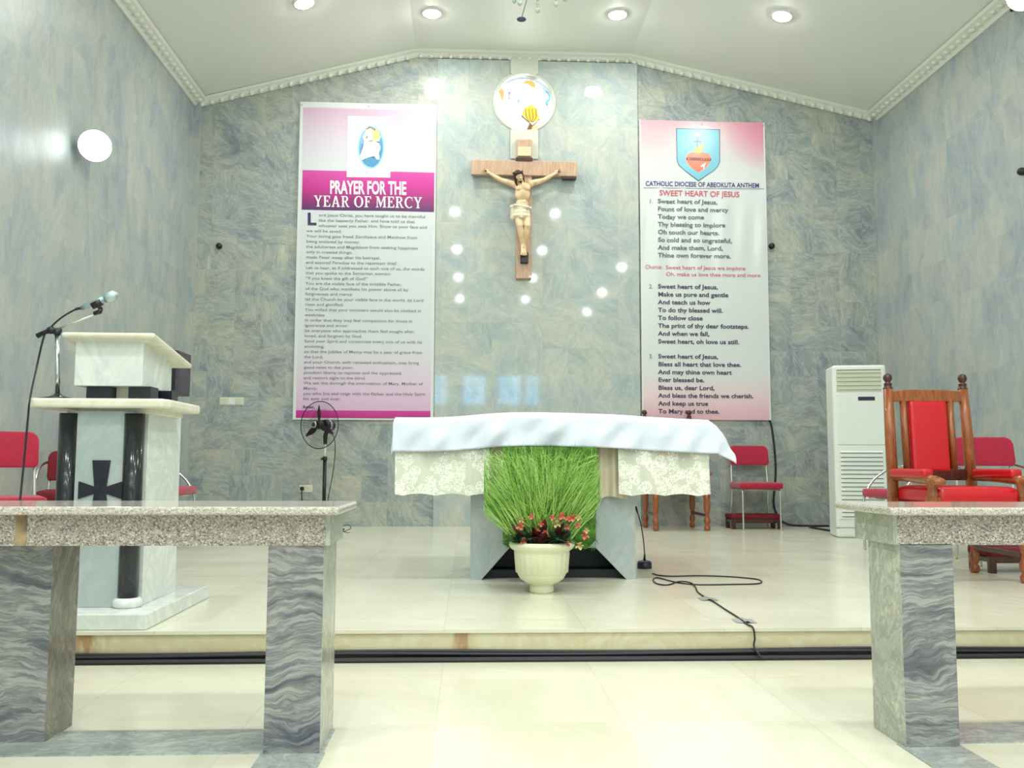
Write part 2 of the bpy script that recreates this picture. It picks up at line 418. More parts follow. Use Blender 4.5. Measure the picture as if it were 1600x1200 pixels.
for a, b in (((XP0, 0), (XP0, 5.4)), ((XP1, 0), (XP1, 5.4))):
    vs = [bm.verts.new((a[0], yy, zz)) for yy, zz in ((D-0.03, a[1]), (D-0.03, b[1]), (D+0.001, b[1]), (D+0.001, a[1]))]
    bm.faces.new(vs)
struct('wall_panel', bm, M['panel'])
for nm, x0, x1 in (('wall_left', XL-0.2, XL), ('wall_right', XR, XR+0.2)):
    bm = BM(); box(bm, x0, x1, -0.6, D+0.2, ZS, ZC+0.25); struct(nm, bm, M['wall_side'])
# corner pilaster strips
for k, (x0, x1) in enumerate(((XL, XL+0.07), (XR-0.05, XR))):
    bm = BM(); box(bm, x0, x1, D-0.07, D, 0, ZC+0.03); struct('trim_%d' % (k+5), bm, M['wall_side'])
bm = BM(); box(bm, -9, 10, YB, YS, ZS-0.1, ZS); struct('floor', bm, M['floor'])
bm = BM(); box(bm, XL, XR, YS+0.012, D, ZS-0.1, 0.0)
struct('platform', bm, M['floor'])
bm = BM(); box(bm, XL, XR, YS, YS+0.012, ZS, -0.014); struct('trim_8', bm, M['riser'])
bm = BM(); box(bm, XL, XR, YS-0.012, YS+0.012, -0.014, 0.0); struct('trim_9', bm, M['floor'])
# ceiling: two slopes and a flat middle
bm = BM()
prof = [(XL-0.2, ceil_z(XL)-0.03), (XA, ZP), (XB, ZP), (XR+0.2, ceil_z(XR)-0.03)]
top = [(XR+0.2, ZP+0.6), (XL-0.2, ZP+0.6)]
prism(bm, prof+top, YB, D+0.2); struct('ceiling', bm, M['ceiling'])
# cornices, with a row of small dentils worked into the moulding
def cornice_side(bm, x, sgn):
    z = ZC
    sl = (ZP-ZC-0.07)/(XA-XL)
    poly = [(x, z), (x+sgn*0.02, z), (x+sgn*0.045, z+0.035), (x+sgn*0.07, z+0.05), (x+sgn*0.12, z+0.075), (x+sgn*0.135, z+0.10), (x, z+0.115)]
    prism(bm, poly, -0.6, D)
    y = 2.0
    while y < D-0.1:
        ell(bm, (x+sgn*0.075, y, z+0.045), (0.035, 0.032, 0.022), 8, 6); y += 0.115
bm = BM(); cornice_side(bm, XL, 1); struct('trim_1', bm, M['plaster'])
bm = BM(); cornice_side(bm, XR, -1); struct('trim_2', bm, M['plaster'])
bm = BM()
pts = [(XL, ZC+0.085), (XA, ZP), (XB, ZP), (XR, ZC+0.085)]
for (a, b) in zip(pts, pts[1:]):
    n = Vector((b[0]-a[0], 0, b[1]-a[1])); L = n.length; n.normalize()
    dn = Vector((n.z, 0, -n.x))
    A = Vector((a[0], D, a[1])); B = Vector((b[0], D, b[1]))
    prof2 = [(0, 0.0), (0.075, 0.0), (0.07, 0.025), (0.045, 0.04), (0.03, 0.065), (0.012, 0.08), (0, 0.08)]
    ra = [bm.verts.new(A + Vector((0, -p, 0)) + dn*q) for p, q in prof2]; rb = [bm.verts.new(B + Vector((0, -p, 0)) + dn*q) for p, q in prof2]
    for i in range(len(prof2)): bm.faces.new((ra[i], ra[(i+1) % len(prof2)], rb[(i+1) % len(prof2)], rb[i]))
    k = 0.06
    while k < L-0.03:
        ell(bm, A + n*k + dn*0.07 + Vector((0, -0.03, 0)), (0.03, 0.03, 0.028), 8, 6); k += 0.115
struct('trim_3', bm, M['plaster'])
# pale stone strip above and below the round window
bm = BM(); box(bm, 0.455, 0.775, D-0.045, D, WC.z+WR-0.03, ZP-0.06); struct('trim_4', bm, M['pale_strip'])
bm = BM(); box(bm, 0.455, 0.775, D-0.045, D-0.029, 4.22, WC.z-WR+0.03); struct('trim_7', bm, M['pale_strip'])
# nave behind the viewpoint: rear wall with four daylight windows, open sides
wins = [(-0.95, 0.5), (0.15, 0.78), (1.32, 0.78), (2.05, 0.5)]
bm = BM()
segs_x = [-9.0]
for c, w in wins: segs_x += [c-w/2, c+w/2]
segs_x.append(10.0)
for i in range(0, len(segs_x)-1, 2): box(bm, segs_x[i], segs_x[i+1], YB-0.2, YB, ZS, 5.6)
for c, w in wins:
    box(bm, c-w/2, c+w/2, YB-0.2, YB, ZS, 2.6); box(bm, c-w/2, c+w/2, YB-0.2, YB, 3.6, 5.6)
struct('wall_rear', bm, M['plaster'])
M['sky_pane'] = emit('daylight_window', (120, 200, 255), 9.0)
for k, (c, w) in enumerate(wins):
    wn = bpy.data.objects.new('window_%d' % (k+2), None); COL.objects.link(wn); wn.location = (c, YB-0.05, 2.6); wn['kind'] = 'structure'
    bm = BM(); box(bm, c-w/2, c+w/2, YB-0.12, YB-0.1, 2.6, 3.6); obj('window_pane', bm, M['sky_pane'], wn, world=True)
    bm = BM()
    for xx in (c-w/2, c-0.02, c+w/2-0.04): box(bm, xx, xx+0.04, YB-0.09, YB-0.03, 2.6, 3.6)
    for zz in (2.6, 2.95, 3.25, 3.56): box(bm, c-w/2, c+w/2, YB-0.09, YB-0.03, zz, zz+0.04)
    obj('window_frame', bm, M['plaster'], wn, world=True)
# grey marble bands let into the nave floor at the rail
bm = BM()
box(bm, XL, -0.41, 2.68, 2.91, ZS, ZS+0.004); box(bm, -0.585, -0.405, 0.5, 2.68, ZS, ZS+0.004)
struct('trim_10', bm, M['inlay'])
bm = BM()
box(bm, 1.30, XR, 2.70, 2.90, ZS, ZS+0.004); box(bm, 1.275, 1.455, 0.5, 2.70, ZS, ZS+0.004)
struct('trim_11', bm, M['inlay'])

# round stained-glass window, lit from outside by day
def stained():
    w = bpy.data.objects.new('window_1', None); COL.objects.link(w); w.location = WC; w['kind'] = 'structure'
    bm = BM(); lathe(bm, [(WR+0.0, -0.012), (WR+0.028, -0.012), (WR+0.03, 0.03), (WR, 0.03)], (0, -0.03, 0), 48, axis=(0, 1, 0))
    bm.free()
    bm = BM(); tube(bm, [(math.cos(2*PI*k/48)*(WR-0.012), -0.03, math.sin(2*PI*k/48)*(WR-0.012)) for k in range(48)], 0.016, 8, closed=True)
    obj('window_frame', bm, M['pale_strip'], w)
    cols = {'white': ((246, 255, 252), 2.6), 'cream': ((255, 250, 214), 1.7), 'yellow': ((255, 214, 70), 1.0), 'amber': ((236, 184, 110), 0.95),
            'brown': ((176, 122, 74), 0.6), 'teal': ((60, 214, 206), 1.0), 'pink': ((224, 120, 168), 0.8), 'sky': ((190, 240, 255), 1.7), 'grey': ((176, 190, 190), 0.8)}
    mats = [emit('glass_' + k, v[0], v[1]) for k, v in cols.items()]; ix = {k: i for i, k in enumerate(cols)}
    bm = BM(); R_ = WR-0.01
    def P(px, py): # pixels of the photo around the window centre -> local
        q = atY(px, py, D+0.15); return q.x-WC.x, q.z-WC.z
    def piece(pts, col, y=0.148):
        vs = []
        for a, b in pts:
            d = math.hypot(a, b)
            if d > R_: a, b = a*R_/d, b*R_/d
            vs.append(bm.verts.new((a, y, b)))
        f = bm.faces.new(vs); f.material_index = ix[col]
    piece([(R_*1.05*math.cos(2*PI*k/48), R_*1.05*math.sin(2*PI*k/48)) for k in range(48)], 'white', 0.15)
    def Z(pts, col, y=0.147): piece([P(740+a/8.57, 80+b/8.57) for a, b in pts], col, y)
    Z([(540, 800), (740, 950), (660, 1085), (545, 1060), (400, 980), (480, 860)], 'cream', 0.1485)
    Z([(650, 850), (690, 760), (770, 720), (850, 770), (860, 850), (880, 915), (800, 960), (740, 940)], 'yellow')
    Z([(860, 640), (920, 640), (1010, 800), (1020, 960), (900, 1010), (860, 850), (780, 730)], 'cream', 0.1478)
    Z([(640, 860), (760, 960), (800, 1000), (760, 1075), (700, 1070), (745, 970), (640, 880)], 'brown', 0.146)
    for k in range(4):
        x = 690+k*45
        Z([(x, 770), (x+8, 770), (x+22, 880), (770+k*8, 960), (760+k*8, 960), (x+10, 880)], 'brown', 0.1455)
    Z([(780, 1000), (890, 900), (885, 920), (800, 1010)], 'brown', 0.1455)
    Z([(780, 1030), (830, 1000), (885, 1005), (885, 1045), (830, 1065), (770, 1070)], 'yellow', 0.1455)
    Z([(640, 440), (700, 390), (780, 365), (820, 420), (830, 495), (770, 480), (720, 440)], 'amber')
    Z([(910, 545), (960, 560), (1000, 580), (1010, 560), (940, 490), (920, 490), (1000, 600), (1010, 640), (960, 680), (980, 740), (1005, 725), (985, 690), (1025, 660), (1030, 600), (1000, 560), (960, 545)], 'teal')
    Z([(590, 650), (610, 650), (620, 680), (590, 690)], 'teal')
    Z([(350, 480), (400, 520), (410, 560), (390, 690), (355, 600), (330, 540)], 'amber')
    Z([(450, 545), (510, 545), (485, 590), (490, 650), (465, 650), (470, 590)], 'grey')
    Z([(280, 540), (340, 450), (410, 390), (430, 400), (360, 470), (310, 560)], 'pink')
    Z([(250, 600), (300, 560), (310, 600), (270, 660)], 'sky'); Z([(1050, 620), (1090, 600), (1100, 680), (1070, 660)], 'pink')
    Z([(930, 440), (960, 440), (1050, 540), (1070, 600), (1050, 600), (1010, 530)], 'pink', 0.1465)
    obj('glass_pane', bm, mats, w)
    bm = BM()
    for pts in ([(545, 795), (650, 865), (745, 950), (770, 1070)], [(760, 700), (860, 630), (930, 645), (1010, 790), (1025, 970)], [(690, 750), (650, 850)], [(885, 985), (930, 970), (970, 985), (930, 1035), (890, 1030)]):
        tube(bm, [Vector((P(740+a/8.57, 80+b/8.57)[0], 0.143, P(740+a/8.57, 80+b/8.57)[1])) for a, b in pts], 0.0035, 6)
    obj('lead_line', bm, M['lead'], w)
stained()

# ------------------------------------------------------------------ ceiling lamps and floodlights
def lamp_light(name, loc, size, energy, parent, col=(0.975, 1.0, 0.955)):
    l = bpy.data.lights.new(name, 'AREA'); l.shape = 'DISK'; l.size = size; l.energy = energy; l.color = col
    o = bpy.data.objects.new(name, l); COL.objects.link(o); o.parent = parent; o.location = loc
    return o
def ceiling_light(x, y, label, group=None, r=0.095, watt=None):
    z = ceil_z(x)
    sl = 0 if XA <= x <= XB else ((ZP-ZC-0.07)/(XA-XL) if x < XA else -(ZP-ZC-0.07)/(XR-XB))
    t = thing('ceiling_light', label, 'ceiling light', (x, y, z), 0, group)
    t.rotation_euler = (0, -math.atan(sl), 0)
    bm = BM(); lathe(bm, [(r*0.86, -0.012), (r*1.18, -0.014), (r*1.25, 0.0), (r*1.0, 0.004), (r*0.86, 0.004)], (0, 0, 0), 28); obj('trim_ring', bm, M['lamp_trim'], t, smooth=True)
    bm = BM(); lathe(bm, [(0.001, -0.045), (r*0.6, -0.038), (r*1.0, -0.014), (r*1.0, 0.004)], (0, 0, 0), 24); obj('bulb', bm, M['lamp_glow'], t, smooth=True)
    lamp_light('lamp', (0, 0, -0.06), r*2.2, watt or LAMP_W, t)
    return t
def on_ceiling(px, py):
    d = ray(px, py); t = 1.0
    for _ in range(60):
        p = EYE + d*t; t += (ceil_z(p.x)-p.z)/d.z*0.7
    return EYE + d*t
for (px, py, lb) in ((475, 4, 'lit round ceiling light, leftmost, on the left ceiling slope'), (675, 20, 'lit round ceiling light above the banner with the magenta title band'),
                     (965, 22, 'lit round ceiling light just right of the hanging chandelier drops'), (1222, 24, 'lit round ceiling light, rightmost, on the right ceiling slope')):
    p = on_ceiling(px, py); ceiling_light(p.x, p.y, lb, 'ceiling lights over the sanctuary', watt=LAMP_W*0.62)
for y in (3.6, 0.6, -2.4, -5.4):
    for x in (-2.1, -0.3, 1.6, 3.4):
        ceiling_light(x, y, 'round recessed ceiling light over the nave, out of the picture', 'ceiling lights over the nave', r=0.05, watt=LAMP_W)
def floodlight(p, sgn, label):   # p = centre of the lit lens, 15 cm off the wall
    t = thing('floodlight', label, 'floodlight', p)
    bm = BM(); box(bm, -0.001, 0.02, sgn*0.33-0.05, sgn*0.33+0.05, 0.06, 0.16); obj('wall_plate', bm, M['black_plastic'], t, bevel=0.004)
    t.rotation_euler = (0, 0, 0 if sgn > 0 else PI)
    # body leans out from the wall and faces down the sanctuary, towards the nave
    d = Vector((0.94, -0.22, -0.25)).normalized() if sgn > 0 else Vector((0.94, 0.22, -0.25)).normalized()
    c = Vector((0.15, 0, 0.0)); aim = d; d = (Vector((0.42, -0.86, -0.27)) if sgn > 0 else Vector((0.42, 0.86, -0.27))).normalized()
    bm = BM(); tube(bm, [(0.01, sgn*0.33, 0.11), (0.06, sgn*0.28, 0.09), (0.14, sgn*0.08, 0.02)], 0.012, 8); obj('bracket', bm, M['black_plastic'], t)
    bm = BM(); lathe(bm, [(0.05, -0.12), (0.08, -0.1), (0.11, -0.02), (0.128, 0.03), (0.115, 0.03)], c, 24, axis=d); obj('housing', bm, M['silver'], t, smooth=True)
    bm = BM(); lathe(bm, [(0.001, 0.065), (0.07, 0.055), (0.124, 0.032), (0.12, 0.025)], c, 24, axis=d); obj('lens', bm, M['flood_glow'], t, smooth=True)
    o = lamp_light('lamp', c + d*0.08, 0.2, FLOOD_W, t, (0.9, 0.98, 1.0)); o.rotation_euler = aim.to_track_quat('-Z', 'Y').to_euler()
    return t
pfl = atX(148, 228, XL+0.15); floodlight((XL, pfl.y, pfl.z), 1, 'dazzling lit floodlight on the left wall')
pfr = atX(1597, -6, XR-0.15); floodlight((XR, pfr.y, pfr.z), -1, 'lit floodlight at the top right corner of the right wall')

# chandelier whose lowest drops reach into the view
pc = atY(842, -60, 5.2)
ch = thing('chandelier', 'hanging crystal chandelier, only its lowest drops in view at the top', 'chandelier', (pc.x, 5.2, atY(815, 24, 5.2).z))
bm = BM(); tube(bm, [(0, 0, 0.20), (0, 0, ZP-ch.location.z)], 0.012, 8); lathe(bm, [(0.02, 0.18), (0.05, 0.24), (0.03, 0.32), (0.045, 0.42), (0.012, 0.5)], (0, 0, 0), 16)
obj('stem', bm, M['chrome'], ch, smooth=True)
bm = BM(); tube(bm, [(0.18*math.cos(2*PI*k/32), 0.18*math.sin(2*PI*k/32), 0.30) for k in range(32)], 0.01, 8, closed=True)
for k in range(6):
    a = 2*PI*k/6; tube(bm, [(0.02*math.cos(a), 0.02*math.sin(a), 0.3), (0.18*math.cos(a), 0.18*math.sin(a), 0.3)], 0.006, 6)
obj('ring', bm, M['chrome'], ch, smooth=True)
M['crystal'] = flat('grey_crystal', (176, 186, 178), 0.1, spec=0.8)
def drop(x, y, z0):
    bm = BM(); tube(bm, [(x, y, 0.30), (x, y, z0+0.03)], 0.004, 6)
    z = 0.27
    while z > z0+0.05: ell(bm, (x, y, z), (0.010, 0.010, 0.012), 8, 6); z -= 0.028
    lathe(bm, [(0.002, 0.0), (0.014, 0.012), (0.014, 0.025), (0.004, 0.035)], (x, y, z0), 10)
    obj('crystal_drop', bm, M['crystal'], ch)
def chl(px, py): q = atY(px, py, 5.2); return q.x-ch.location.x, q.z-ch.location.z
for px, py in ((812, 12), (842, 8), (868, 14)):
    a, b = chl(px, py); drop(a, -0.02 if px != 842 else 0.1, b)
for k in (0, 2, 3, 5): drop(0.18*math.cos(2*PI*k/6+0.4), 0.18*math.sin(2*PI*k/6+0.4), 0.13)
a, b = chl(815.5, 25)
bm = BM(); ell(bm, (a, 0.05, 0.0), (0.029, 0.029, 0.010), 16, 8); tube(bm, [(a, 0.05, 0.005), (a*0.5, 0.02, 0.19)], 0.0025, 6)
obj('pendant', bm, flat('dark_glass_pendant', (70, 78, 104), 0.15), ch)

# ------------------------------------------------------------------ banners
def ftext(s, size=1.0, bold=0.0, space=1.0):
    cu = bpy.data.curves.new('t', 'FONT'); cu.body = s; cu.size = size; cu.offset = bold; cu.space_character = space
    cu.resolution_u = 3
    o = bpy.data.objects.new('t', cu); me = bpy.data.meshes.new_from_object(o)
    vs = [(v.co.x, v.co.y) for v in me.vertices]; fs = [tuple(p.vertices) for p in me.polygons]
    bpy.data.objects.remove(o); bpy.data.curves.remove(cu); bpy.data.meshes.remove(me)
    return vs, fs
SERIF = {  # stem-and-serif capitals drawn as polygons in a 0..1 cap-height box: (width, [polygons])
 'Y': (0.92, [[(0.0,1),(0.36,1),(0.36,.94),(0.28,.94),(0.50,.58),(0.68,.94),(0.60,.94),(0.60,1),(0.92,1),(0.92,.94),(0.82,.94),(0.56,.46),(0.56,.06),(0.66,.06),(0.66,0),(0.28,0),(0.28,.06),(0.38,.06),(0.38,.46),(0.10,.94),(0.0,.94)]]),
 'E': (0.80, [[(0,1),(.74,1),(.74,.74),(.69,.74),(.60,.93),(.31,.93),(.31,.56),(.46,.56),(.50,.66),(.55,.66),(.55,.38),(.50,.38),(.46,.49),(.31,.49),(.31,.07),(.62,.07),(.73,.28),(.78,.28),(.76,0),(0,0),(0,.06),(.12,.06),(.12,.94),(0,.94)]]),
 'A': (0.98, [[(.40,1),(.58,1),(.88,.06),(.97,.06),(.97,0),(.58,0),(.58,.06),(.68,.06),(.62,.28),(.32,.28),(.25,.06),(.35,.06),(.35,0),(.02,0),(.02,.06),(.11,.06)],None,[(.35,.35),(.60,.35),(.475,.78)]]),
 'R': (0.92, [[(0,1),(.50,1),(.68,.95),(.76,.84),(.76,.68),(.68,.56),(.56,.51),(.80,.06),(.92,.06),(.92,0),(.66,0),(.40,.48),(.31,.48),(.31,.06),(.42,.06),(.42,0),(0,0),(0,.06),(.12,.06),(.12,.94),(0,.94)],None,[(.31,.55),(.45,.55),(.55,.62),(.57,.74),(.55,.86),(.45,.93),(.31,.93)]]),
 'F': (0.76, [[(0,1),(.74,1),(.74,.74),(.69,.74),(.60,.93),(.31,.93),(.31,.56),(.46,.56),(.50,.66),(.55,.66),(.55,.38),(.50,.38),(.46,.49),(.31,.49),(.31,.06),(.44,.06),(.44,0),(0,0),(0,.06),(.12,.06),(.12,.94),(0,.94)]]),
 'M': (1.14, [[(0,1),(.30,1),(.57,.38),(.84,1),(1.14,1),(1.14,.94),(1.04,.94),(1.04,.06),(1.14,.06),(1.14,0),(.74,0),(.74,.06),(.85,.06),(.85,.80),(.53,.02),(.49,.02),(.19,.78),(.19,.06),(.30,.06),(.30,0),(0,0),(0,.06),(.11,.06),(.11,.94),(0,.94)]]),
}
def _arc(cx, cy, rx, ry, a0, a1, n=18): return [(cx+rx*math.cos(math.radians(a0+(a1-a0)*k/n)), cy+ry*math.sin(math.radians(a0+(a1-a0)*k/n))) for k in range(n+1)]
SERIF['O'] = (1.02, [_arc(.5, .5, .5, .52, 0, 360, 32)[:-1], None, _arc(.5, .5, .29, .45, 0, 360, 32)[:-1]])
SERIF['C'] = (0.90, [_arc(.5, .5, .5, .52, 48, 315, 26) + _arc(.53, .5, .33, .44, 315, 48, 22) + [(.80, .98), (.86, .98), (.86, .66), (.81, .66)]])
def serif_text(s):
    bm = BM(); x = 0
    for c in s:
        if c == ' ': x += 0.42; continue
        w, polys = SERIF[c]
        hole = len(polys) == 3
        es = []
        for poly in [polys[0]] + ([polys[2]] if hole else []):
            vs = [bm.verts.new((x+a, b, 0)) for a, b in poly]
            if hole: es += [bm.edges.new((vs[i], vs[(i+1) % len(vs)])) for i in range(len(vs))]
            else: bmesh.ops.triangulate(bm, faces=[bm.faces.new(vs)])
        if hole: bmesh.ops.triangle_fill(bm, use_beauty=True, edges=es)
        x += w + 0.09
    bm.verts.index_update(); vs = [(v.co.x, v.co.y) for v in bm.verts]; fs = [tuple(v.index for v in f.verts) for f in bm.faces]; bm.free()
    return vs, fs
class Banner:
    def __init__(s, name, label, corners, x0, x1, z0, z1, y, bulge):
        s.c = corners; s.x0, s.x1, s.z0, s.z1, s.y, s.bulge = x0, x1, z0, z1, y, bulge
        s.t = thing(name, label, 'banner', ((x0+x1)/2, D, z0))
    def uv(s, px, py):     # point of the photo -> fractions of the sheet
        q = atY(px, py, s.y - 0.012); return (q.x-s.x0)/(s.x1-s.x0), (s.z1-q.z)/(s.z1-s.z0)
    def P(s, u, v, lift=0.0): # sheet fractions -> world
        return Vector((s.x0+(s.x1-s.x0)*u, s.y - s.bulge(u, v) - lift, s.z1-(s.z1-s.z0)*v))
    def px(s, px, py, lift=0.0): return s.P(*s.uv(px, py), lift)
    def poly(s, bm, pts, mi, lift): # outline in pixels -> face, subdivided enough to follow the sheet
        f = bm.faces.new([bm.verts.new(s.px(a, b, lift)) for a, b in pts]); f.material_index = mi; return f
    def patch(s, bm, x0, y0, x1, y1, mi, lift, nx=24, ny=10, uvl=None):
        tl = s.uv(x0, y0); br = s.uv(x1, y1)
        g = [[bm.verts.new(s.P(tl[0]+(br[0]-tl[0])*i/nx, tl[1]+(br[1]-tl[1])*j/ny, lift)) for i in range(nx+1)] for j in range(ny+1)]
        for j in range(ny):
            for i in range(nx):
                f = bm.faces.new((g[j][i], g[j][i+1], g[j+1][i+1], g[j+1][i])); f.material_index = mi; f.smooth = True
    def text(s, bm, string, px, py, capx, mi=0, width=None, bold=0.0, lift=0.004, xs=1.0, maker=None):
        """baseline start at pixel (px, py); capx = cap height in pixels; width = width in pixels (None: natural)"""
        if maker: vs, fs = maker(string); cap = 1.0
        else: vs, fs = ftext(string, 1.0, bold); cap = 0.727
        if not vs: return
        mx = max(a for a, _ in vs); mn = min(a for a, _ in vs)
        ky = capx/cap; kx = (width/(mx-mn)) if width else ky*xs
        if width: vs = [(a-mn, b) for a, b in vs]
        q0, q1, q2 = atY(px, py, s.y), atY(px+50, py, s.y), atY(px, py+50, s.y)
        slope = (q1.z-q0.z)/(q0.z-q2.z)
        V = [bm.verts.new(s.px(px+a*kx, py-b*ky+slope*a*kx, lift)) for a, b in vs]
        for f in fs:
            try: q = bm.faces.new([V[i] for i in f]); q.material_index = mi
            except ValueError: pass
    def sheet(s, mat, nx=70, ny=90):
        bm = BM(); s.bm = bm; s.mats = [mat]
        g = [[bm.verts.new(s.P(i/nx, j/ny)) for i in range(nx+1)] for j in range(ny+1)]
        uvl = bm.loops.layers.uv.new('print')
        for j in range(ny):
            for i in range(nx):
                f = bm.faces.new((g[j][i], g[j+1][i], g[j+1][i+1], g[j][i+1])); f.smooth = True
                for l, (a, b) in zip(f.loops, ((i, j), (i, j+1), (i+1, j+1), (i+1, j))): l[uvl].uv = (a/nx, 1-b/ny)
    def add(s, bm, mats):  # printed matter joins the sheet it is printed on
        k = len(s.mats); s.mats += mats if isinstance(mats, list) else [mats]
        for f in bm.faces: f.material_index += k
        me = bpy.data.meshes.new('print'); bm.to_mesh(me); bm.free(); s.bm.from_mesh(me); bpy.data.meshes.remove(me)
    def finish(s):
        bm = s.bm; bm.transform(Matrix.Translation(-root_loc(s.t)))
        for f in bm.faces:
            if f.normal.y > 0: f.normal_flip()
        me = bpy.data.meshes.new('sheet'); bm.to_mesh(me); bm.free()
        for m_ in s.mats: me.materials.append(m_)
        o = bpy.data.objects.new('sheet', me); COL.objects.link(o); o.parent = s.t
def print_mat(name, stops_v, rough=0.3, side=None):
    """vertical printed colour gradient of a vinyl sheet (v = 1 at the top); side = extra tint on u"""
    t = NT(name); u = t.new('ShaderNodeUVMap'); u.uv_map = 'print'
    sx = t.new('ShaderNodeSeparateXYZ'); t.link(u.outputs[0], sx.inputs[0])
    c = t.ramp(t.math('SUBTRACT', 1.0, sx.outputs[1]), stops_v)
    if side: c = side(t, sx, c)
    t.link(c, t.b.inputs['Base Color']); t.b.inputs['Roughness'].default_value = rough
    t.b.inputs['Specular IOR Level'].default_value = 0.35
    return t.m
def grad_mat(name, z0, z1, stops, rough=0.3):
    t = NT(name); sx = t.new('ShaderNodeSeparateXYZ'); t.link(t.pos(), sx.inputs[0])
    f = t.math('DIVIDE', t.math('SUBTRACT', z1, sx.outputs[2]), z1-z0)
    t.link(t.ramp(f, stops), t.b.inputs['Base Color']); t.b.inputs['Roughness'].default_value = rough
    return t.m

# --- left banner
def bulge1(u, v): return 0.012 + 0.006*math.sin(u*9+v*5) + 0.010*math.exp(-((u-0.5)**2)/0.1)*math.sin(v*7) * (1 if v < 0.9 else 0.6)
B1 = Banner('banner', 'tall white prayer banner with a magenta title band, hanging left of the crucifix',
            ((470, 160), (683, 166), (458, 656), (677, 658)), -1.971, -0.402, 1.183, 4.848, D-0.018, lambda u, v: 0.8*bulge1(u, v))
def b1_side(t, sx, c):
    # white margin all round the printed field
    u = sx.outputs[0]
    e = t.math('MAXIMUM', t.math('LESS_THAN', u, 0.022), t.math('GREATER_THAN', u, 0.978))
    return t.mix(e, c, lin((216, 219, 219)))
m1 = print_mat('prayer_banner_print', [(0.0, (216, 219, 219)), (0.018, (216, 219, 219)), (0.02, (206, 172, 194)), (0.10, (206, 190, 204)), (0.20, (208, 209, 214)), (0.345, (210, 215, 217)), (0.78, (210, 214, 217)), (0.90, (218, 196, 216)), (0.972, (214, 176, 206)), (0.99, (216, 219, 219)), (1.0, (216, 219, 219))], 0.48, b1_side)
B1.sheet(m1)
bm = BM()
zt, zb = B1.px(575, 268).z, B1.px(575, 330).z
mg = grad_mat('magenta_title_band', zb, zt, [(0.0, (206, 74, 160)), (0.4, (196, 40, 142)), (0.75, (140, 28, 106)), (1.0, (70, 30, 96))])
ms = grad_mat('magenta_foot_band', B1.px(575, 655).z, B1.px(575, 641).z, [(0, (204, 50, 150)), (1, (176, 20, 118))])
mw = flat('printed_white_field', (216, 222, 220), 0.5)
B1.patch(bm, 473, 266, 678, 331, 0, 0.0022)
B1.patch(bm, 462.5, 641, 672.5, 654, 1, 0.0022, 24, 3)
B1.patch(bm, 543.5, 181, 610, 278, 2, 0.0030, 10, 10)
B1.add(bm, [mg, ms, mw])
# emblem: blue almond medallion with a pale robed figure carrying another
def almond(cx, cy, rx, ry, n=40):
    return [(cx+rx*math.sin(2*PI*k/n)*(abs(math.cos(PI*k/n*1))**0.0), cy-ry*math.cos(2*PI*k/n)) for k in range(n)]
def em_px(a, b): return 540+a/10.9, 170+b/10.9
bm = BM(); ml = [flat('emblem_pale_blue', (150, 200, 222), 0.3), flat('emblem_blue', (70, 140, 186), 0.3), flat('emblem_deep_blue', (34, 78, 140), 0.3), flat('emblem_cream', (226, 226, 206), 0.3), flat('emblem_gold', (206, 194, 112), 0.3), flat('emblem_brown', (120, 104, 62), 0.3), flat('emblem_skin', (214, 200, 184), 0.3)]
def E1(pts, mi, lift): B1.poly(bm, [em_px(*p) for p in pts], mi, lift)
def ring_pts(cx, cy, rx, ry, n=36): return [(cx+rx*math.sin(2*PI*k/n), cy-ry*math.cos(2*PI*k/n)) for k in range(n)]
E1(ring_pts(432, 650, 232, 372), 0, 0.0036); E1(ring_pts(432, 655, 205, 335), 1, 0.0040); E1(ring_pts(430, 700, 160, 245), 2, 0.0044)
E1([(300, 920), (340, 860), (430, 830), (520, 850), (580, 880), (560, 930), (470, 1000), (380, 980)], 1, 0.0048)
E1([(320, 560), (400, 545), (480, 550), (570, 590), (600, 660), (570, 760), (580, 860), (545, 875), (480, 810), (400, 830), (270, 880), (240, 830), (290, 680)], 3, 0.0052)
E1([(290, 470), (330, 400), (420, 380), (540, 400), (600, 480), (570, 560), (480, 560), (400, 570), (320, 560)], 3, 0.0056)
E1([(470, 340), (540, 350), (580, 430), (560, 540), (470, 540), (460, 440)], 4, 0.0060)
E1(ring_pts(400, 370, 62, 70, 20), 6, 0.0064); E1([(340, 350), (400, 300), (470, 320), (480, 350), (420, 330), (360, 360)], 5, 0.0068)
E1([(345, 470), (380, 460), (375, 500), (350, 515)], 5, 0.0068); E1([(380, 545), (465, 540), (460, 556), (390, 558)], 5, 0.0068); E1([(475, 340), (510, 340), (505, 380), (480, 370)], 5, 0.0068)
B1.add(bm, ml)
# ring of small faint letters round the left of the emblem
bm = BM()
for k, chh in enumerate('MERCIFUL LIKE THE FATHER'[::-1]):
    if chh == ' ': continue
    a = math.radians(100 + k*(160/23)); px_, py_ = em_px(432 + 285*math.cos(a), 650 - 440*math.sin(a))
    vs, fs = ftext(chh, 1.0, 0.0); th = math.atan2(440*math.sin(a), 285*math.cos(a)) - PI/2; ca, sa = math.cos(th), math.sin(th); sc = 5.0
    V = [bm.verts.new(B1.px(px_ + ((x-0.3)*ca - y*sa)*sc, py_ - ((x-0.3)*sa + y*ca)*sc, 0.0036)) for x, y in vs]
    for f in fs:
        try: bm.faces.new([V[i] for i in f])
        except ValueError: pass
B1.add(bm, flat('faint_grey_print', (172, 184, 184), 0.4))
bm = BM()
B1.text(bm, 'PRAYER FOR THE', 516, 302.2, 20.5, 0, 119, 0.03, 0.005)
B1.text(bm, 'YEAR OF MERCY', 490.5, 322.8, 17.2, 0, 169, 0, 0.005, maker=serif_text)
B1.text(bm, 'L', 481, 351, 19, 1, 13.5, 0.03, 0.004)
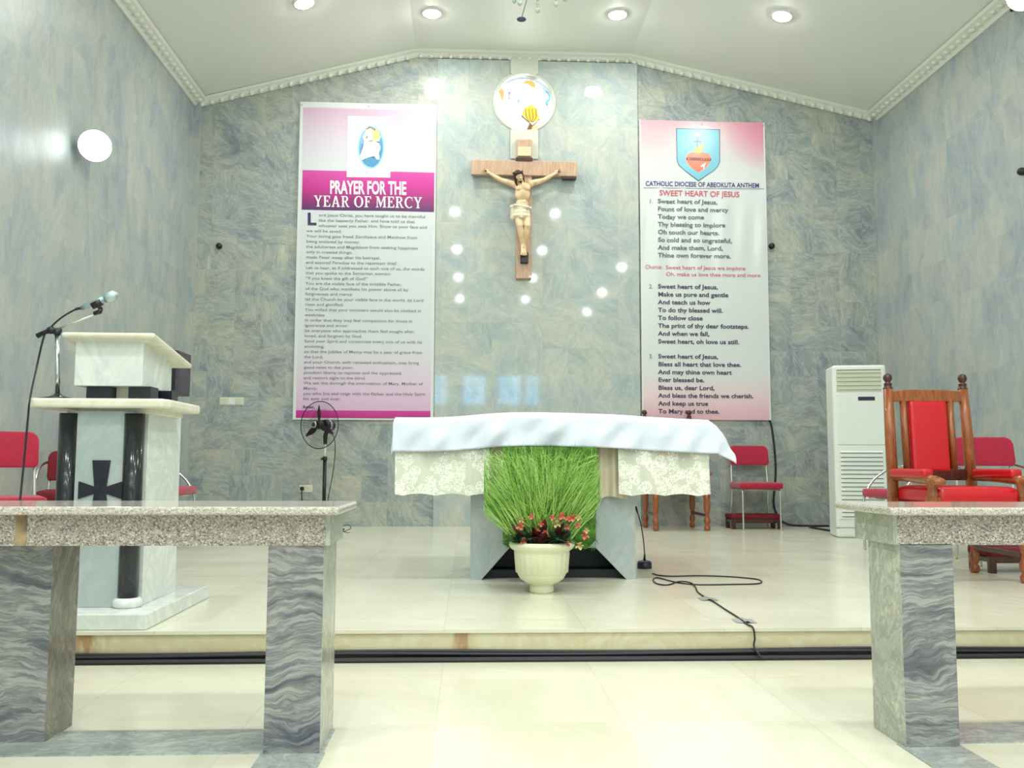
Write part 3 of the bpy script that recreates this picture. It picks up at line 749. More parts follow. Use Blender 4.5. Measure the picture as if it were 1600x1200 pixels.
LINES = ['ord Jesus Christ, you have taught us to be merciful', 'like the heavenly Father, and have told us that', 'whoever sees you sees Him. Show us your face and', 'we will be saved.',
 'Your loving gaze freed Zacchaeus and Matthew from', 'being enslaved by money;', 'the adulteress and Magdalene from seeking happiness', 'only in created things;', 'made Peter weep after his betrayal,',
 'and assured Paradise to the repentant thief.', 'Let us hear, as if addressed to each one of us, the words', 'that you spoke to the Samaritan woman:', '\u201cIf you knew the gift of God!\u201d', 'You are the visible face of the invisible Father,',
 'of the God who manifests his power above all by', 'forgiveness and mercy:', 'let the Church be your visible face in the world, its Lord', 'risen and glorified.', 'You willed that your ministers would also be clothed in', 'weakness',
 'in order that they may feel compassion for those in', 'ignorance and error:', 'let everyone who approaches them feel sought after,', 'loved, and forgiven by God.', 'Send your Spirit and consecrate every one of us with its', 'anointing,',
 'so that the Jubilee of Mercy may be a year of grace from', 'the Lord,', 'and your Church, with renewed enthusiasm, may bring', 'good news to the poor,', 'proclaim liberty to captives and the oppressed,', 'and restore sight to the blind.',
 'We ask this through the intercession of Mary, Mother of', 'Mercy;', 'you who live and reign with the Father and the Holy Spirit', 'for ever and ever.']
_v = ftext(LINES[34])[0]; XS1 = 191/((max(a for a, _ in _v)-min(a for a, _ in _v))*4.6/0.727)
for k, L in enumerate(LINES):
    y = 338.0 + k*8.2
    x = (498.0 if k < 3 else 479.5) - 6.0*k/35
    B1.text(bm, L, x, y, 4.6, 2, None, 0.004, 0.0036, xs=XS1)
B1.text(bm, 'Amen.', 472.5, 638, 5.0, 1, 19, 0.02, 0.0036)
B1.add(bm, [M['text_white'], flat('printed_dark_violet', (44, 24, 92), 0.35), flat('printed_grey', (112, 114, 122), 0.35)]); B1.finish()

# --- right banner
def bulge2(u, v):
    rip = math.exp(-((v-0.37)/0.13)**2)
    return 0.014 + 0.005*math.sin(u*6+1) + rip*(0.007*math.sin(u*38+v*6) + 0.004*math.sin(u*23-v*4)) + 0.012*math.sin(PI*u)*math.sin(PI*v)
B2 = Banner('banner', 'tall white anthem banner with a blue heart shield, hanging right of the crucifix',
            ((998, 190), (1195, 192), (1003, 655), (1201, 657)), 1.963, 3.452, 1.205, 4.715, D-0.018, bulge2)
def b2_side(t, sx, c):
    u = sx.outputs[0]; v = sx.outputs[1]
    d = t.math('ADD', t.math('POWER', t.math('SUBTRACT', u, 1.0), 2), t.math('POWER', t.math('MULTIPLY', t.math('SUBTRACT', v, 0.97), 2.4), 2))
    k = t.math('MULTIPLY', t.math('MAXIMUM', t.math('SUBTRACT', 1.0, t.math('MULTIPLY', d, 9)), 0.0), 0.75)
    d2 = t.math('ADD', t.math('POWER', u, 2), t.math('POWER', t.math('MULTIPLY', t.math('SUBTRACT', v, 1.0), 2.6), 2))
    k2 = t.math('MULTIPLY', t.math('MAXIMUM', t.math('SUBTRACT', 1.0, t.math('MULTIPLY', d2, 8)), 0.0), 0.5)
    c = t.mix(k2, c, lin((214, 160, 172))); c = t.mix(k, c, lin((222, 130, 160)))
    e = t.math('MAXIMUM', t.math('LESS_THAN', u, 0.012), t.math('GREATER_THAN', u, 0.988))
    return t.mix(e, c, lin((218, 220, 219)))
m2 = print_mat('anthem_banner_print', [(0.0, (222, 176, 186)), (0.04, (220, 196, 200)), (0.12, (211, 209, 209)), (0.2, (212, 217, 216)), (0.84, (212, 217, 216)), (0.92, (226, 204, 208)), (1.0, (220, 176, 186))], 0.22, b2_side)
B2.sheet(m2)
bm = BM(); m2l = [flat('shield_blue', (118, 188, 206), 0.3), flat('shield_outline', (40, 70, 120), 0.3), flat('heart_orange', (214, 124, 92), 0.3), flat('heart_pink_edge', (224, 176, 176), 0.3), flat('heart_dark_band', (140, 50, 44), 0.3), flat('flame_yellow', (226, 206, 70), 0.3), flat('cross_blue', (48, 96, 150), 0.3), M['text_white']]
def shield(gr): return [(1057-gr, 201.5-gr), (1124+gr, 203-gr), (1124+gr, 253), (1121+gr, 260), (1114+gr, 267), (1091, 282.5+gr*1.4), (1069-gr, 266), (1061-gr, 259), (1058-gr, 252)]
B2.poly(bm, shield(0.8), 1, 0.0046); B2.poly(bm, shield(-0.2), 0, 0.0052)
def heart(k): return [(1091+(a-1091)*k, 253+(b-253)*k) for a, b in ((1091, 239.5), (1097, 237), (1105, 238), (1110, 242), (1112, 248), (1109, 256), (1103, 263), (1091, 271.5), (1079, 263), (1073, 256), (1070, 248), (1072, 242), (1077, 238), (1085, 237))]
B2.poly(bm, heart(1.0), 3, 0.0058); B2.poly(bm, heart(0.93), 2, 0.0064)
B2.poly(bm, [(1071.5, 246.5), (1111, 247.5), (1110.5, 252), (1071.5, 251)], 4, 0.0070)
for k in range(9): B2.poly(bm, [(1074+k*4, 248+(k % 2)), (1077+k*4, 247.5), (1076+k*4, 251)], 2, 0.0074)
B2.poly(bm, [(1084, 239), (1086, 229), (1089, 233), (1092, 227), (1094, 230), (1098, 224), (1100, 228), (1097, 234), (1096, 238), (1091, 240)], 5, 0.0076)
B2.poly(bm, [(1088.2, 215.5), (1089.6, 215.5), (1089.6, 230), (1088.2, 230)], 6, 0.0080); B2.poly(bm, [(1083.5, 220.3), (1095, 220.8), (1095, 222.4), (1083.5, 222)], 6, 0.0080)
B2.poly(bm, [(1082, 210.5), (1087, 209.5), (1088, 205), (1089.5, 209.5), (1095, 211), (1089, 212.5), (1087, 212.5)], 7, 0.0080)
B2.poly(bm, [(1094, 260), (1099, 256.5), (1103, 254), (1101, 259), (1099, 266), (1098, 260), (1095, 262)], 7, 0.0080)
B2.poly(bm, [(1005, 293.6), (1193, 295.2), (1193, 295.8), (1005, 294.2)], 1, 0.0046)
B2.add(bm, m2l)
bm = BM()
B2.text(bm, 'CATHOLIC DIOCESE OF ABEOKUTA ANTHEM', 1008.5, 290.5, 7.4, 0, 177, 0.02)
B2.text(bm, 'SWEET HEART OF JESUS', 1030, 306, 8.8, 1, 125, 0.014)
_v = ftext('Sweet heart of Jesus,')[0]; XS2 = 93/((max(a for a, _ in _v)-min(a for a, _ in _v))*6.9/0.727)
def v2(lines, y0, dy, cap=6.9, mi=2):
    for k, L in enumerate(lines): B2.text(bm, L, 1027+ (y0+k*dy-315)*0.004, y0+k*dy, cap, mi, None, 0.024, xs=XS2)
v2(['Sweet heart of Jesus,', 'Fount of love and mercy', 'Today we come', 'Thy blessing to implore', 'Oh touch our hearts.', 'So cold and so ungrateful,', 'And make them, Lord,', 'Thine own forever more.'], 318, 12.05, mi=3)
v2(['Sweet heart of Jesus,', 'Make us pure and gentle', 'And teach us how', 'To do thy blessed will.', 'To follow close', 'The print of thy dear footsteps.', 'And when we fall,', 'Sweet heart, oh love us still.'], 451, 12.25)
v2(['Sweet heart of Jesus,', 'Bless all heart that love thee.', 'And may thine own heart', 'Ever blessed be.', 'Bless us, dear Lord,', 'And bless the friends we cherish.', 'And keep us true', 'To Mary and to thee.'], 560, 12.25)
for s_, y in (('1.', 318), ('2.', 451), ('3.', 560)): B2.text(bm, s_, 1013.5, y, 6.9, 3, None, 0.0)
B2.text(bm, 'Chorus:', 1008, 420, 6.2, 1, 26, 0.004)
B2.text(bm, 'Sweet heart of Jesus we implore', 1040, 421, 6.2, 1, 124, 0.004)
B2.text(bm, 'Oh, make us love thee more and more', 1040.5, 431.5, 6.2, 1, 147, 0.004)
B2.add(bm, [flat('printed_purple', (70, 44, 124), 0.35), flat('printed_crimson', (204, 70, 96), 0.35), flat('printed_dark_blue_grey', (54, 52, 84), 0.35), flat('printed_blue_grey', (92, 108, 116), 0.35)]); B2.finish()
for B in (B1, B2):
    for u in (0.012, 0.5, 0.988):
        bm = BM(); p = B.P(u, 0.010, 0.003); tube(bm, [(p.x+0.007*math.cos(2*PI*k/12), p.y, p.z+0.007*math.sin(2*PI*k/12)) for k in range(12)], 0.0025, 6, closed=True)
        obj('grommet', bm, M['silver'], B.t, world=True)

# ------------------------------------------------------------------ crucifix
def capsule(bm, a, b, ra, rb, seg=14):
    a, b = Vector(a), Vector(b); n = 5; pts = [a.lerp(b, i/n) for i in range(n+1)]; rs = [ra+(rb-ra)*i/n for i in range(n+1)]
    tube(bm, pts, rs, seg); ell(bm, a, (ra,)*3, seg, 8); ell(bm, b, (rb,)*3, seg, 8)
def fused(name, bm, mat, parent, voxel=0.004, smooth=5, loc=(0, 0, 0)):
    """overlapping volumes fused into one continuous skin"""
    me = bpy.data.meshes.new(name); bm.to_mesh(me); bm.free(); o = bpy.data.objects.new(name, me); COL.objects.link(o)
    r = o.modifiers.new('fuse', 'REMESH'); r.mode = 'VOXEL'; r.voxel_size = voxel
    s = o.modifiers.new('soft', 'SMOOTH'); s.iterations = smooth; s.factor = 0.5
    dg = bpy.context.evaluated_depsgraph_get(); me2 = bpy.data.meshes.new_from_object(o.evaluated_get(dg))
    o.modifiers.clear(); o.data = me2; bpy.data.meshes.remove(me); me2.name = name
    me2.materials.clear()
    for mm in (mat if isinstance(mat, list) else [mat]): me2.materials.append(mm)
    for p in me2.polygons: p.use_smooth = True
    o.parent = parent; o.location = loc
    return o
CX = 0.612
def crucifix():
    t = thing('crucifix', 'painted crucifix with a crowned carved figure on a tan wooden cross', 'crucifix', (CX, D-0.03, 2.80))
    # local: x right, -y towards the nave, z up from the foot of the cross
    top = atY(818, 222, D).z-2.80; zb0 = atY(818, 279, D).z-2.80; zb1 = atY(818, 256, D).z-2.80
    bm = BM(); box(bm, -0.093, 0.088, -0.065, -0.001, 0.0, top); obj('upright_beam', bm, M['cross_wood'], t, bevel=0.008)
    bm = BM(); box(bm, -0.608, 0.605, -0.085, -0.016, zb0, zb1); obj('cross_beam', bm, M['cross_wood'], t, bevel=0.008)
    bm = BM(); box(bm, 0.44, 0.60, -0.088, -0.02, zb0-0.03, zb0-0.002); obj('dark_strip', bm, M['dark_trim'], t, bevel=0.003)
    bm = BM(); box(bm, -0.078, 0.078, -0.085, -0.06, zb1+0.055, zb1+0.165); obj('title_plaque', bm, M['cream_plaque'], t, bevel=0.004)
    bm = BM(); box(bm, -0.098, 0.094, -0.095, -0.06, zb1-0.006, zb1+0.035); obj('plaque_ledge', bm, M['dark_trim'], t, bevel=0.003)
    bm = BM(); box(bm, -0.045, 0.045, -0.12, -0.06, atY(818, 415, D).z-2.80, atY(818, 399, D).z-2.80); obj('footrest', bm, M['black_block'], t, bevel=0.006)
    def L(px, py, y=-0.12): q = atY(px, py, D-0.15); return Vector((q.x-CX, y, q.z-2.80))
    K = lambda a, b: (720+a/4.8, 200+b/4.8)       # crop pixel -> photo pixel
    def F(a, b, y=-0.12): return L(*K(a, b), y)
    fg = BM()
    # torso: pelvis, waist, rib cage, shoulders
    ell(fg, F(452, 640, -0.125), (0.082, 0.060, 0.075)); ell(fg, F(458, 575, -0.128), (0.072, 0.050, 0.075)); ell(fg, F(462, 500, -0.135), (0.088, 0.060, 0.095)); ell(fg, F(462, 450, -0.138), (0.092, 0.058, 0.060))
    ell(fg, F(437, 462, -0.172), (0.042, 0.026, 0.034)); ell(fg, F(490, 462, -0.172), (0.042, 0.026, 0.034))
    for k, (a, b) in enumerate(((448, 530), (474, 530), (449, 560), (474, 560), (449, 590), (474, 590))): ell(fg, F(a, b, -0.165), (0.022, 0.014, 0.022))
    # arms: stretched up and out, dropping shoulders
    for sh, el, wr, kn in (((405, 425), (300, 388), (213, 335), (188, 318)), ((520, 420), (625, 388), (705, 340), (733, 322))):
        s_, e_, w_, k_ = F(*sh, -0.125), F(*el, -0.110), F(*wr, -0.105), F(*kn, -0.105)
        ell(fg, s_, (0.046, 0.040, 0.042)); capsule(fg, s_, e_, 0.038, 0.027); capsule(fg, s_.lerp(e_, 0.35), s_.lerp(e_, 0.75), 0.036, 0.030); capsule(fg, e_, e_.lerp(w_, 0.35), 0.027, 0.026); capsule(fg, e_.lerp(w_, 0.3), w_, 0.026, 0.016)
        d = (k_-w_).normalized(); up = Vector((0, 0, 1)); side = (up - d*up.dot(d)).normalized()
        palm = w_ + d*0.030
        ell(fg, palm, (0.026, 0.013, 0.028)); ell(fg, palm+d*0.016, (0.024, 0.012, 0.026))
        for q, (o_, ln) in enumerate(((0.020, 0.036), (0.007, 0.042), (-0.006, 0.040), (-0.019, 0.031))):
            b0 = palm + d*0.028 + side*o_
            b1 = b0 + d*ln*0.5 + Vector((0, -0.010, 0)); b2 = b1 + d*ln*0.18 + Vector((0, -0.018, -0.004)); capsule(fg, b0, b1, 0.0068, 0.0062, 8); capsule(fg, b1, b2, 0.0062, 0.0052, 8)
        t0 = palm - d*0.006 + side*0.022; t1 = t0 + side*0.016 + d*0.012 + Vector((0, -0.010, 0)); capsule(fg, t0, t1, 0.0078, 0.0066, 8); capsule(fg, t1, t1 + d*0.016 + Vector((0, -0.008, 0)), 0.0066, 0.0052, 8)
    # legs together, knees bent a little to the right, feet crossed on one nail
    for hip, knee, ank, sg in (((432, 665), (440, 745), (462, 880), -1), ((487, 665), (498, 745), (474, 880), 1)):
        h_, k_, a_ = F(*hip, -0.125), F(*knee, -0.185), F(*ank, -0.115 - (0.022 if sg < 0 else 0))
        capsule(fg, h_, k_, 0.057, 0.038); capsule(fg, k_, k_.lerp(a_, 0.35), 0.036, 0.037); capsule(fg, k_.lerp(a_, 0.35), a_, 0.037, 0.021); ell(fg, k_+Vector((0, -0.012, 0)), (0.030, 0.026, 0.034))
        toe = F(470+sg*8, 945, -0.150 - (0.020 if sg < 0 else 0))
        ell(fg, a_+Vector((0, 0.012, -0.01)), (0.022, 0.026, 0.024)); capsule(fg, a_, toe, 0.024, 0.021); ell(fg, toe+Vector((0, 0, -0.004)), (0.028, 0.014, 0.020))
        for q in range(5): capsule(fg, toe+Vector(((q-2)*0.0105, -0.003, -0.008)), toe+Vector(((q-2)*0.0115, -0.008, -0.026+abs(q-1.5)*0.003)), 0.0068, 0.0058, 8)
    # neck and head, sunk forward and to the left
    nk, hd = F(455, 425, -0.150), F(432, 382, -0.195)
    capsule(fg, nk, hd, 0.036, 0.034)
    hr = Euler((0.35, -0.28, 0.18))
    hm = Matrix.Translation(hd) @ hr.to_matrix().to_4x4()
    def hp(v): return hm @ Vector(v)
    ell(fg, hp((0, 0.006, 0.010)), (0.044, 0.052, 0.056), 20, 14, hr); ell(fg, hp((0, -0.020, -0.026)), (0.033, 0.034, 0.036), 16, 10, hr)
    capsule(fg, hp((0, -0.046, 0.012)), hp((0, -0.060, -0.012)), 0.0070, 0.0095, 8)      # nose
    for sx in (-1, 1):
        capsule(fg, hp((sx*0.008, -0.047, 0.022)), hp((sx*0.028, -0.040, 0.020)), 0.006, 0.005, 8)   # brow
        ell(fg, hp((sx*0.018, -0.043, 0.010)), (0.008, 0.006, 0.005), 8, 6, hr)                      # closed eye
        ell(fg, hp((sx*0.026, -0.036, -0.008)), (0.012, 0.010, 0.011), 8, 6, hr)
        ell(fg, hp((sx*0.044, 0.004, 0.0)), (0.007, 0.014, 0.018), 8, 6, hr)                          # ear
    capsule(fg, hp((-0.012, -0.050, -0.026)), hp((0.012, -0.050, -0.026)), 0.0052, 0.0052, 8); capsule(fg, hp((-0.010, -0.049, -0.035)), hp((0.010, -0.049, -0.035)), 0.0052, 0.0052, 8)
    fig = fused('figure', fg, M['skin'], t, 0.0042, 4)
    # hair and beard
    hb = BM(); ell(hb, hp((0, 0.016, 0.024)), (0.051, 0.052, 0.054), 18, 12, hr)
    for sx in (-1, 1):
        capsule(hb, hp((sx*0.044, 0.002, 0.02)), hp((sx*0.048, -0.004, -0.045)), 0.018, 0.014); capsule(hb, hp((sx*0.048, -0.002, -0.045)), hp((sx*0.040, -0.012, -0.095)), 0.015, 0.009)
        capsule(hb, hp((sx*0.016, -0.040, 0.050)), hp((sx*0.042, -0.012, 0.022)), 0.010, 0.012)
    capsule(hb, hp((0, 0.045, 0.0)), hp((0, 0.040, -0.07)), 0.030, 0.022)
    fused('hair', hb, M['hair'], fig, 0.0042, 3)
    hb = BM()
    for a in range(-4, 5): capsule(hb, hp((a*0.0075, -0.044+abs(a)*0.0045, -0.040+abs(a)*0.006)), hp((a*0.0045, -0.052+abs(a)*0.004, -0.072+abs(a)*0.006)), 0.0085, 0.005, 8)
    capsule(hb, hp((-0.014, -0.0530, -0.021)), hp((0.014, -0.0530, -0.021)), 0.004, 0.004, 8)
    fused('beard', hb, M['hair'], fig, 0.0035, 2)
    hb = BM()
    for r_, ph, zz in ((0.053, 0, 0.040), (0.055, 1.1, 0.047), (0.052, 2.3, 0.052)):
        tube(hb, [hp((r_*math.cos(2*PI*k/28), 0.010+r_*1.02*math.sin(2*PI*k/28), zz+0.005*math.sin(5*2*PI*k/28+ph))) for k in range(28)], 0.0048, 6, closed=True)
    for k in range(18):
        a = 2*PI*k/18; tube(hb, [hp((0.055*math.cos(a), 0.010+0.056*math.sin(a), 0.046)), hp((0.070*math.cos(a+0.2), 0.010+0.070*math.sin(a+0.2), 0.056+0.008*(-1)**k))], [0.003, 0.0008], 5)
    obj('crown_of_thorns', hb, M['dark_trim'], fig)
    # loincloth: folds round the hips with a knot and tail on the left
    lb = BM()
    c0, c1, c2 = F(450, 588, -0.128), F(452, 640, -0.130), F(452, 690, -0.145)
    ell(lb, F(450, 612, -0.130), (0.094, 0.070, 0.046)); ell(lb, c1, (0.104, 0.074, 0.058)); ell(lb, F(452, 668, -0.142), (0.108, 0.074, 0.040))
    for k in range(7): capsule(lb, F(388+k*19, 600+k*3, -0.185+abs(k-3)*0.012), F(392+k*20, 684-abs(k-3)*5, -0.205+abs(k-3)*0.014), 0.012, 0.015)
    capsule(lb, F(380, 594, -0.15), F(520, 606, -0.15), 0.017, 0.017); capsule(lb, F(400, 590, -0.185), F(505, 606, -0.185), 0.016, 0.016)
    ell(lb, F(382, 600, -0.165), (0.028, 0.026, 0.024)); capsule(lb, F(386, 606, -0.165), F(386, 682, -0.150), 0.020, 0.028)
    fused('loincloth', lb, M['loin'], fig, 0.005, 4)
    for p in (F(186, 322, -0.122), F(735, 326, -0.122)):
        bm = BM(); lathe(bm, [(0.003, -0.03), (0.003, 0.0), (0.011, 0.0), (0.011, 0.006), (0.002, 0.010)], p, 10, axis=(0, -1, 0)); obj('nail', bm, M['dark_trim'], t)
    p = F(466, 906, -0.162); bm = BM(); lathe(bm, [(0.003, -0.05), (0.003, 0.0), (0.010, 0.0), (0.010, 0.006), (0.002, 0.010)], p, 10, axis=(0, -1, 0)); obj('nail', bm, M['dark_trim'], t)
crucifix()

# ------------------------------------------------------------------ lectern (ambo)
YL = 4.10
am = thing('lectern', 'white marble lectern with black columns and a black cross pattee on its front', 'lectern', (-1.85, 4.4, 0))
def ax(px, y): return atY(px, 700, y).x
def az(py, y, px=150): return atY(px, py, y).z
base_z = 0.068
xb0, xb1 = -2.45, -1.345
bm = BM(); box(bm, xb0, xb1, 3.915, 4.83, 0.0, base_z); obj('base_slab', bm, M['white_marble'], am, world=True, bevel=0.006)
yc = 4.10       # column axis distance
zshelf = az(642, 4.10)
# column rings sit on the slab
xcl, xcr = ax(107, yc), ax(209, yc)
body_x1 = xcr+0.035; body_x0 = xcl-0.035
yb1 = 4.60
bm = BM(); box(bm, xcl-0.005, xcr+0.005, yc-0.015, yb1, base_z, zshelf); obj('body_front', bm, M['grey_marble'], am, world=True, bevel=0.003)
bm = BM(); box(bm, xcr+0.0, ax(226, yc), yc+0.045, yb1, base_z, zshelf); obj('body_side', bm, M['white_marble'], am, world=True, bevel=0.003)
bm = BM(); box(bm, 2*xcl-ax(112, yc)-0.02, xcl, yc+0.045, yb1, base_z, zshelf); obj('body_side', bm, M['white_marble'], am, world=True, bevel=0.003)
for xx in (xcl, xcr):
    bm = BM(); lathe(bm, [(0.043, base_z+0.03), (0.043, zshelf-0.012)], (xx, yc, 0), 32); c = obj('column', bm, M['black_marble'], am, world=True)
    bm = BM(); lathe(bm, [(0.056, base_z), (0.062, base_z+0.008), (0.062, base_z+0.03), (0.052, base_z+0.04), (0.044, base_z+0.042)], (xx, yc, 0), 32)
    obj('column_base', bm, M['white_marble'], am, world=True)
# cross pattee on the front panel
cxp, czp = ax(158, yc), az(768, yc)
def pat(s_): 
    u = 1406.5/yc
    Q = lambda px, py: (ax(px, yc-0.03), atY(px, py, yc-0.03).z)
    top = [Q(145, 719), Q(173, 719)]
    L_ = 0.5*(Q(192, 749)[0]-Q(124, 749)[0]); c = 0.5*(Q(192, 749)[0]+Q(124, 749)[0]); z0 = Q(158, 766)[1]; w = 0.5*(top[1][0]-top[0][0]); h = top[0][1]-z0; n = 0.026
    return [(c-n, z0+n*0.6), (c-w, z0+h), (c+w, z0+h), (c+n, z0+n*0.6), (c+L_, z0+w), (c+L_, z0-w), (c+n, z0-n*0.6), (c+w, z0-h), (c-w, z0-h), (c-n, z0-n*0.6), (c-L_, z0-w), (c-L_, z0+w)]
bm = BM(); prism(bm, pat(1), yc-0.023, yc-0.010); obj('cross_inlay', bm, M['black_stone'], am, world=True)
# shelf
ys0 = 4.02
sx0, sx1 = ax(38, ys0), ax(251, ys0)
zs1 = atY(150, 622, ys0).z; zs0 = atY(150, 637, ys0).z
bm = BM(); prism(bm, [(sx0, ys0), (sx1, ys0), (sx1+0.02, ys0+0.06), (sx1+0.02, 4.52), (sx0, 4.52)], zs0, zs1, plane='XY'); obj('shelf_slab', bm, M['cream_marble'], am, world=True, bevel=0.012, segs=3)
bm = BM(); box(bm, ax(118, yc), ax(240, yc), yc+0.01, 4.5, zshelf-0.012, zs0+0.004); obj('shelf_bracket', bm, M['cream_marble'], am, world=True, bevel=0.004)
# black stub blocks under the reading box
yq = 4.16
zt = atY(150, 604, yq).z
for a, b in ((131, 169), (197, 231)):
    bm = BM(); x0_, x1_ = ax(a, yq), ax(b, yq)
    if a == 197: x1_ = x0_+0.10
    box(bm, x0_, x1_, yq, yq+0.10, zs1-0.002, zt+0.002); obj('stub_block', bm, M['black_stone'], am, world=True)
for a in (150, 238):
    x0_ = ax(a, 4.42); bm = BM(); box(bm, x0_, x0_+0.09, 4.40, 4.49, zs1-0.002, zt+0.002); obj('stub_block', bm, M['black_stone'], am, world=True)
bm = BM(); box(bm, ax(170, yq), ax(196, yq), yq+0.06, 4.36, zs1-0.002, zt+0.002); obj('core_block', bm, M['cream_marble'], am, world=True)
# reading box with a sloping top, then the cream slab on it
bx0, bx1 = ax(110.5, 4.12), ax(218, 4.12)
zfa = atY(150, 527, 4.12).z; zra = atY(253, 565, 4.52).z
bm = BM(); prism(bm, [(4.12, zt), (4.52, zt), (4.52, zra), (4.12, zfa)], bx0, bx1, plane='YZ'); obj('reading_box', bm, M['white_marble'], am, world=True, bevel=0.004)
rx0, rx1 = ax(88, 4.06), ax(236, 4.06)
zA = atY(150, 519.5, 4.06).z; zB = atY(277, 568, 4.60).z
sl = (zB-zA)/0.54
bm = BM()
n = 10; A_, B_ = [], []
for i in range(n+1):
    y = 4.05 + 0.56*i/n; z = zA + sl*(y-4.06)
    A_.append((y, z)); B_.append((y, z-0.024))
prism(bm, A_ + B_[::-1], rx0, rx1, plane='YZ'); obj('reading_slab', bm, M['cream_marble'], am, world=True, bevel=0.012, segs=3)

# microphone stand on the lectern shelf, and the microphone clipped in it
yst = 4.16
sb = atY(90, 621, yst)
ms_ = thing('microphone_stand', 'small chrome boom stand with a round black foot on the lectern shelf', 'microphone stand', (sb.x, yst, zs1))
def lo(px, py, y=yst): q = atY(px, py, y); return Vector((q.x-sb.x, q.y-yst, q.z-zs1))
bm = BM(); lathe(bm, [(0.085, 0.0), (0.085, 0.006), (0.04, 0.014), (0.018, 0.024), (0.012, 0.03)], (0, 0, 0), 32); obj('foot', bm, M['black_plastic'], ms_, smooth=False)
bm = BM(); tube(bm, [(0, 0, 0.01), lo(89.5, 522)], 0.0105, 14); obj('pole', bm, M['chrome'], ms_)
bm = BM(); tube(bm, [lo(58, 525), lo(70, 519), lo(82, 516)], [0.012, 0.010, 0.014], 10); ell(bm, lo(80, 516), (0.022, 0.02, 0.018), 12, 8); tube(bm, [lo(82, 517), lo(96, 516)], [0.012, 0.009], 10); ell(bm, lo(89.5, 519), (0.017, 0.017, 0.02), 12, 8); obj('boom_clamp', bm, M['black_plastic'], ms_)
bm = BM(); tube(bm, [lo(84, 516), lo(120, 502), lo(151, 490)], 0.0048, 8); obj('boom_arm', bm, M['white_tube'], ms_)
bm = BM(); tube(bm, [lo(147, 490), lo(156, 487), lo(158, 482)], [0.010, 0.012, 0.010], 8); tube(bm, [lo(158, 483), lo(151, 476)], [0.010, 0.008], 8); tube(bm, [lo(144, 478), lo(159, 471)], [0.017, 0.018], 12); obj('clip', bm, M['black_plastic'], ms_)
mp = atY(152, 473, yst)
mic = thing('microphone', 'silver hand microphone in the boom clip above the lectern, its cable hanging left', 'microphone', mp)
def lm(px, py, y=yst): q = atY(px, py, y); return Vector((q.x-mp.x, q.y-mp.y, q.z-mp.z))
bm = BM(); tube(bm, [lm(127, 481.5), lm(135, 478), lm(150, 472.5), lm(164, 467)], [0.0105, 0.0125, 0.014, 0.017], 14); obj('handle', bm, flat('bluish_silver_metal', (146, 168, 176), 0.3, 0.7), mic, smooth=False)
bm = BM(); tube(bm, [lm(164, 467), lm(168, 465.5), lm(174, 463), lm(180, 460.5), lm(184, 459)], [0.018, 0.024, 0.026, 0.021, 0.008], 16); obj('grille_head', bm, flat('silver_mesh_grille', (176, 196, 200), 0.35, 0.8, bump=0.6, bscale=700), mic)
bm = BM(); tube(bm, spline([lm(127, 481.5), lm(117, 484), lm(95, 497), lm(76, 515), lm(68, 528), lm(57, 575), lm(47, 622, 4.0), lm(44, 650, 4.0), lm(38, 715, 4.0), lm(31, 786, 3.98), Vector((lm(28, 800, 3.95).x, -0.22, lm(28, 880, 3.95).z)), Vector((lm(20, 800, 3.95).x, -0.18, -mp.z+0.006)), Vector((lm(-40, 800, 3.95).x, 0.0, -mp.z+0.006))], 8), [0.0065]*8+[0.0045]*89, 8); obj('cable', bm, M['black_rubber'], mic)

# ------------------------------------------------------------------ communion rails
def rail(name, label, x_end, x_far, sgn, pil):
    """sgn = +1: the rail ends on its right; pil = [(x0, x1, y0, y1)] pillars"""
    t = thing(name, label, 'altar rail', ((x_end+x_far)/2, 2.8, ZS))
    za, zt0, zt1 = 0.462, 0.552, 0.576
    xs = sorted((x_far, x_end))
    bm = BM(); box(bm, xs[0], xs[1], 2.60, 3.02, zt0, zt1); obj('top_slab', bm, M['granite_top'], t, world=True, bevel=0.008, segs=3)
    e = x_end - sgn*0.045
    xs = sorted((x_far, e))
    bm = BM(); box(bm, xs[0], xs[1], 2.66, 2.69, za, zt0); box(bm, xs[0], xs[1], 2.90, 2.93, za, zt0); box(bm, xs[0], xs[1], 2.69, 2.90, za+0.002, za+0.03); obj('apron', bm, M['granite'], t, world=True)
    bm = BM(); ex = sorted((e-0.0, e+sgn*0.012)); box(bm, ex[0], ex[1], 2.66, 2.93, za, zt0); obj('end_plate', bm, M['pale_pillar'], t, world=True)
    for (x0, x1, y0, y1) in pil:
        bm = BM(); box(bm, x0, x1, y0, y1, ZS, za+0.004)
        for f in bm.faces: f.material_index = 0 if abs(f.calc_center_median().y-(y0+y1)/2) > 0.05 else 1
        side = M['pale_pillar'] if abs(x0) < 1.7 and x0 > -1.0 else M['side_pillar']
        obj('pillar', bm, [M['band_pillar'], side], t, world=True, bevel=0.002)
    return t
M['side_pillar'] = banded('leaning_band_pillar_marble', [(0.22, (84, 84, 86)), (0.45, (128, 124, 116)), (0.62, (156, 150, 136)), (0.8, (180, 172, 152))], (2.4, 2.4, 0.5), 7, 0.22)
rl = rail('altar_rail', 'left grey granite altar rail in front of the lectern', -0.368, -3.1, 1, [(-0.578, -0.418, 2.668, 2.92), (-1.62, -1.245, 2.80, 2.99), (-2.9, -2.6, 2.70, 2.99)])
bm = BM(); box(bm, atY(23, 820, 2.655).x, atY(41, 820, 2.655).x, 2.6585, 2.664, 0.463, 0.551); obj('seam_stain', bm, M['rust'], rl, world=True)
rr = rail('altar_rail', 'right grey granite altar rail in front of the big red armchair', 1.235, 4.7, -1, [(1.285, 1.447, 2.66, 2.874), (2.45, 2.62, 2.66, 2.874), (3.7, 3.9, 2.66, 2.874)])
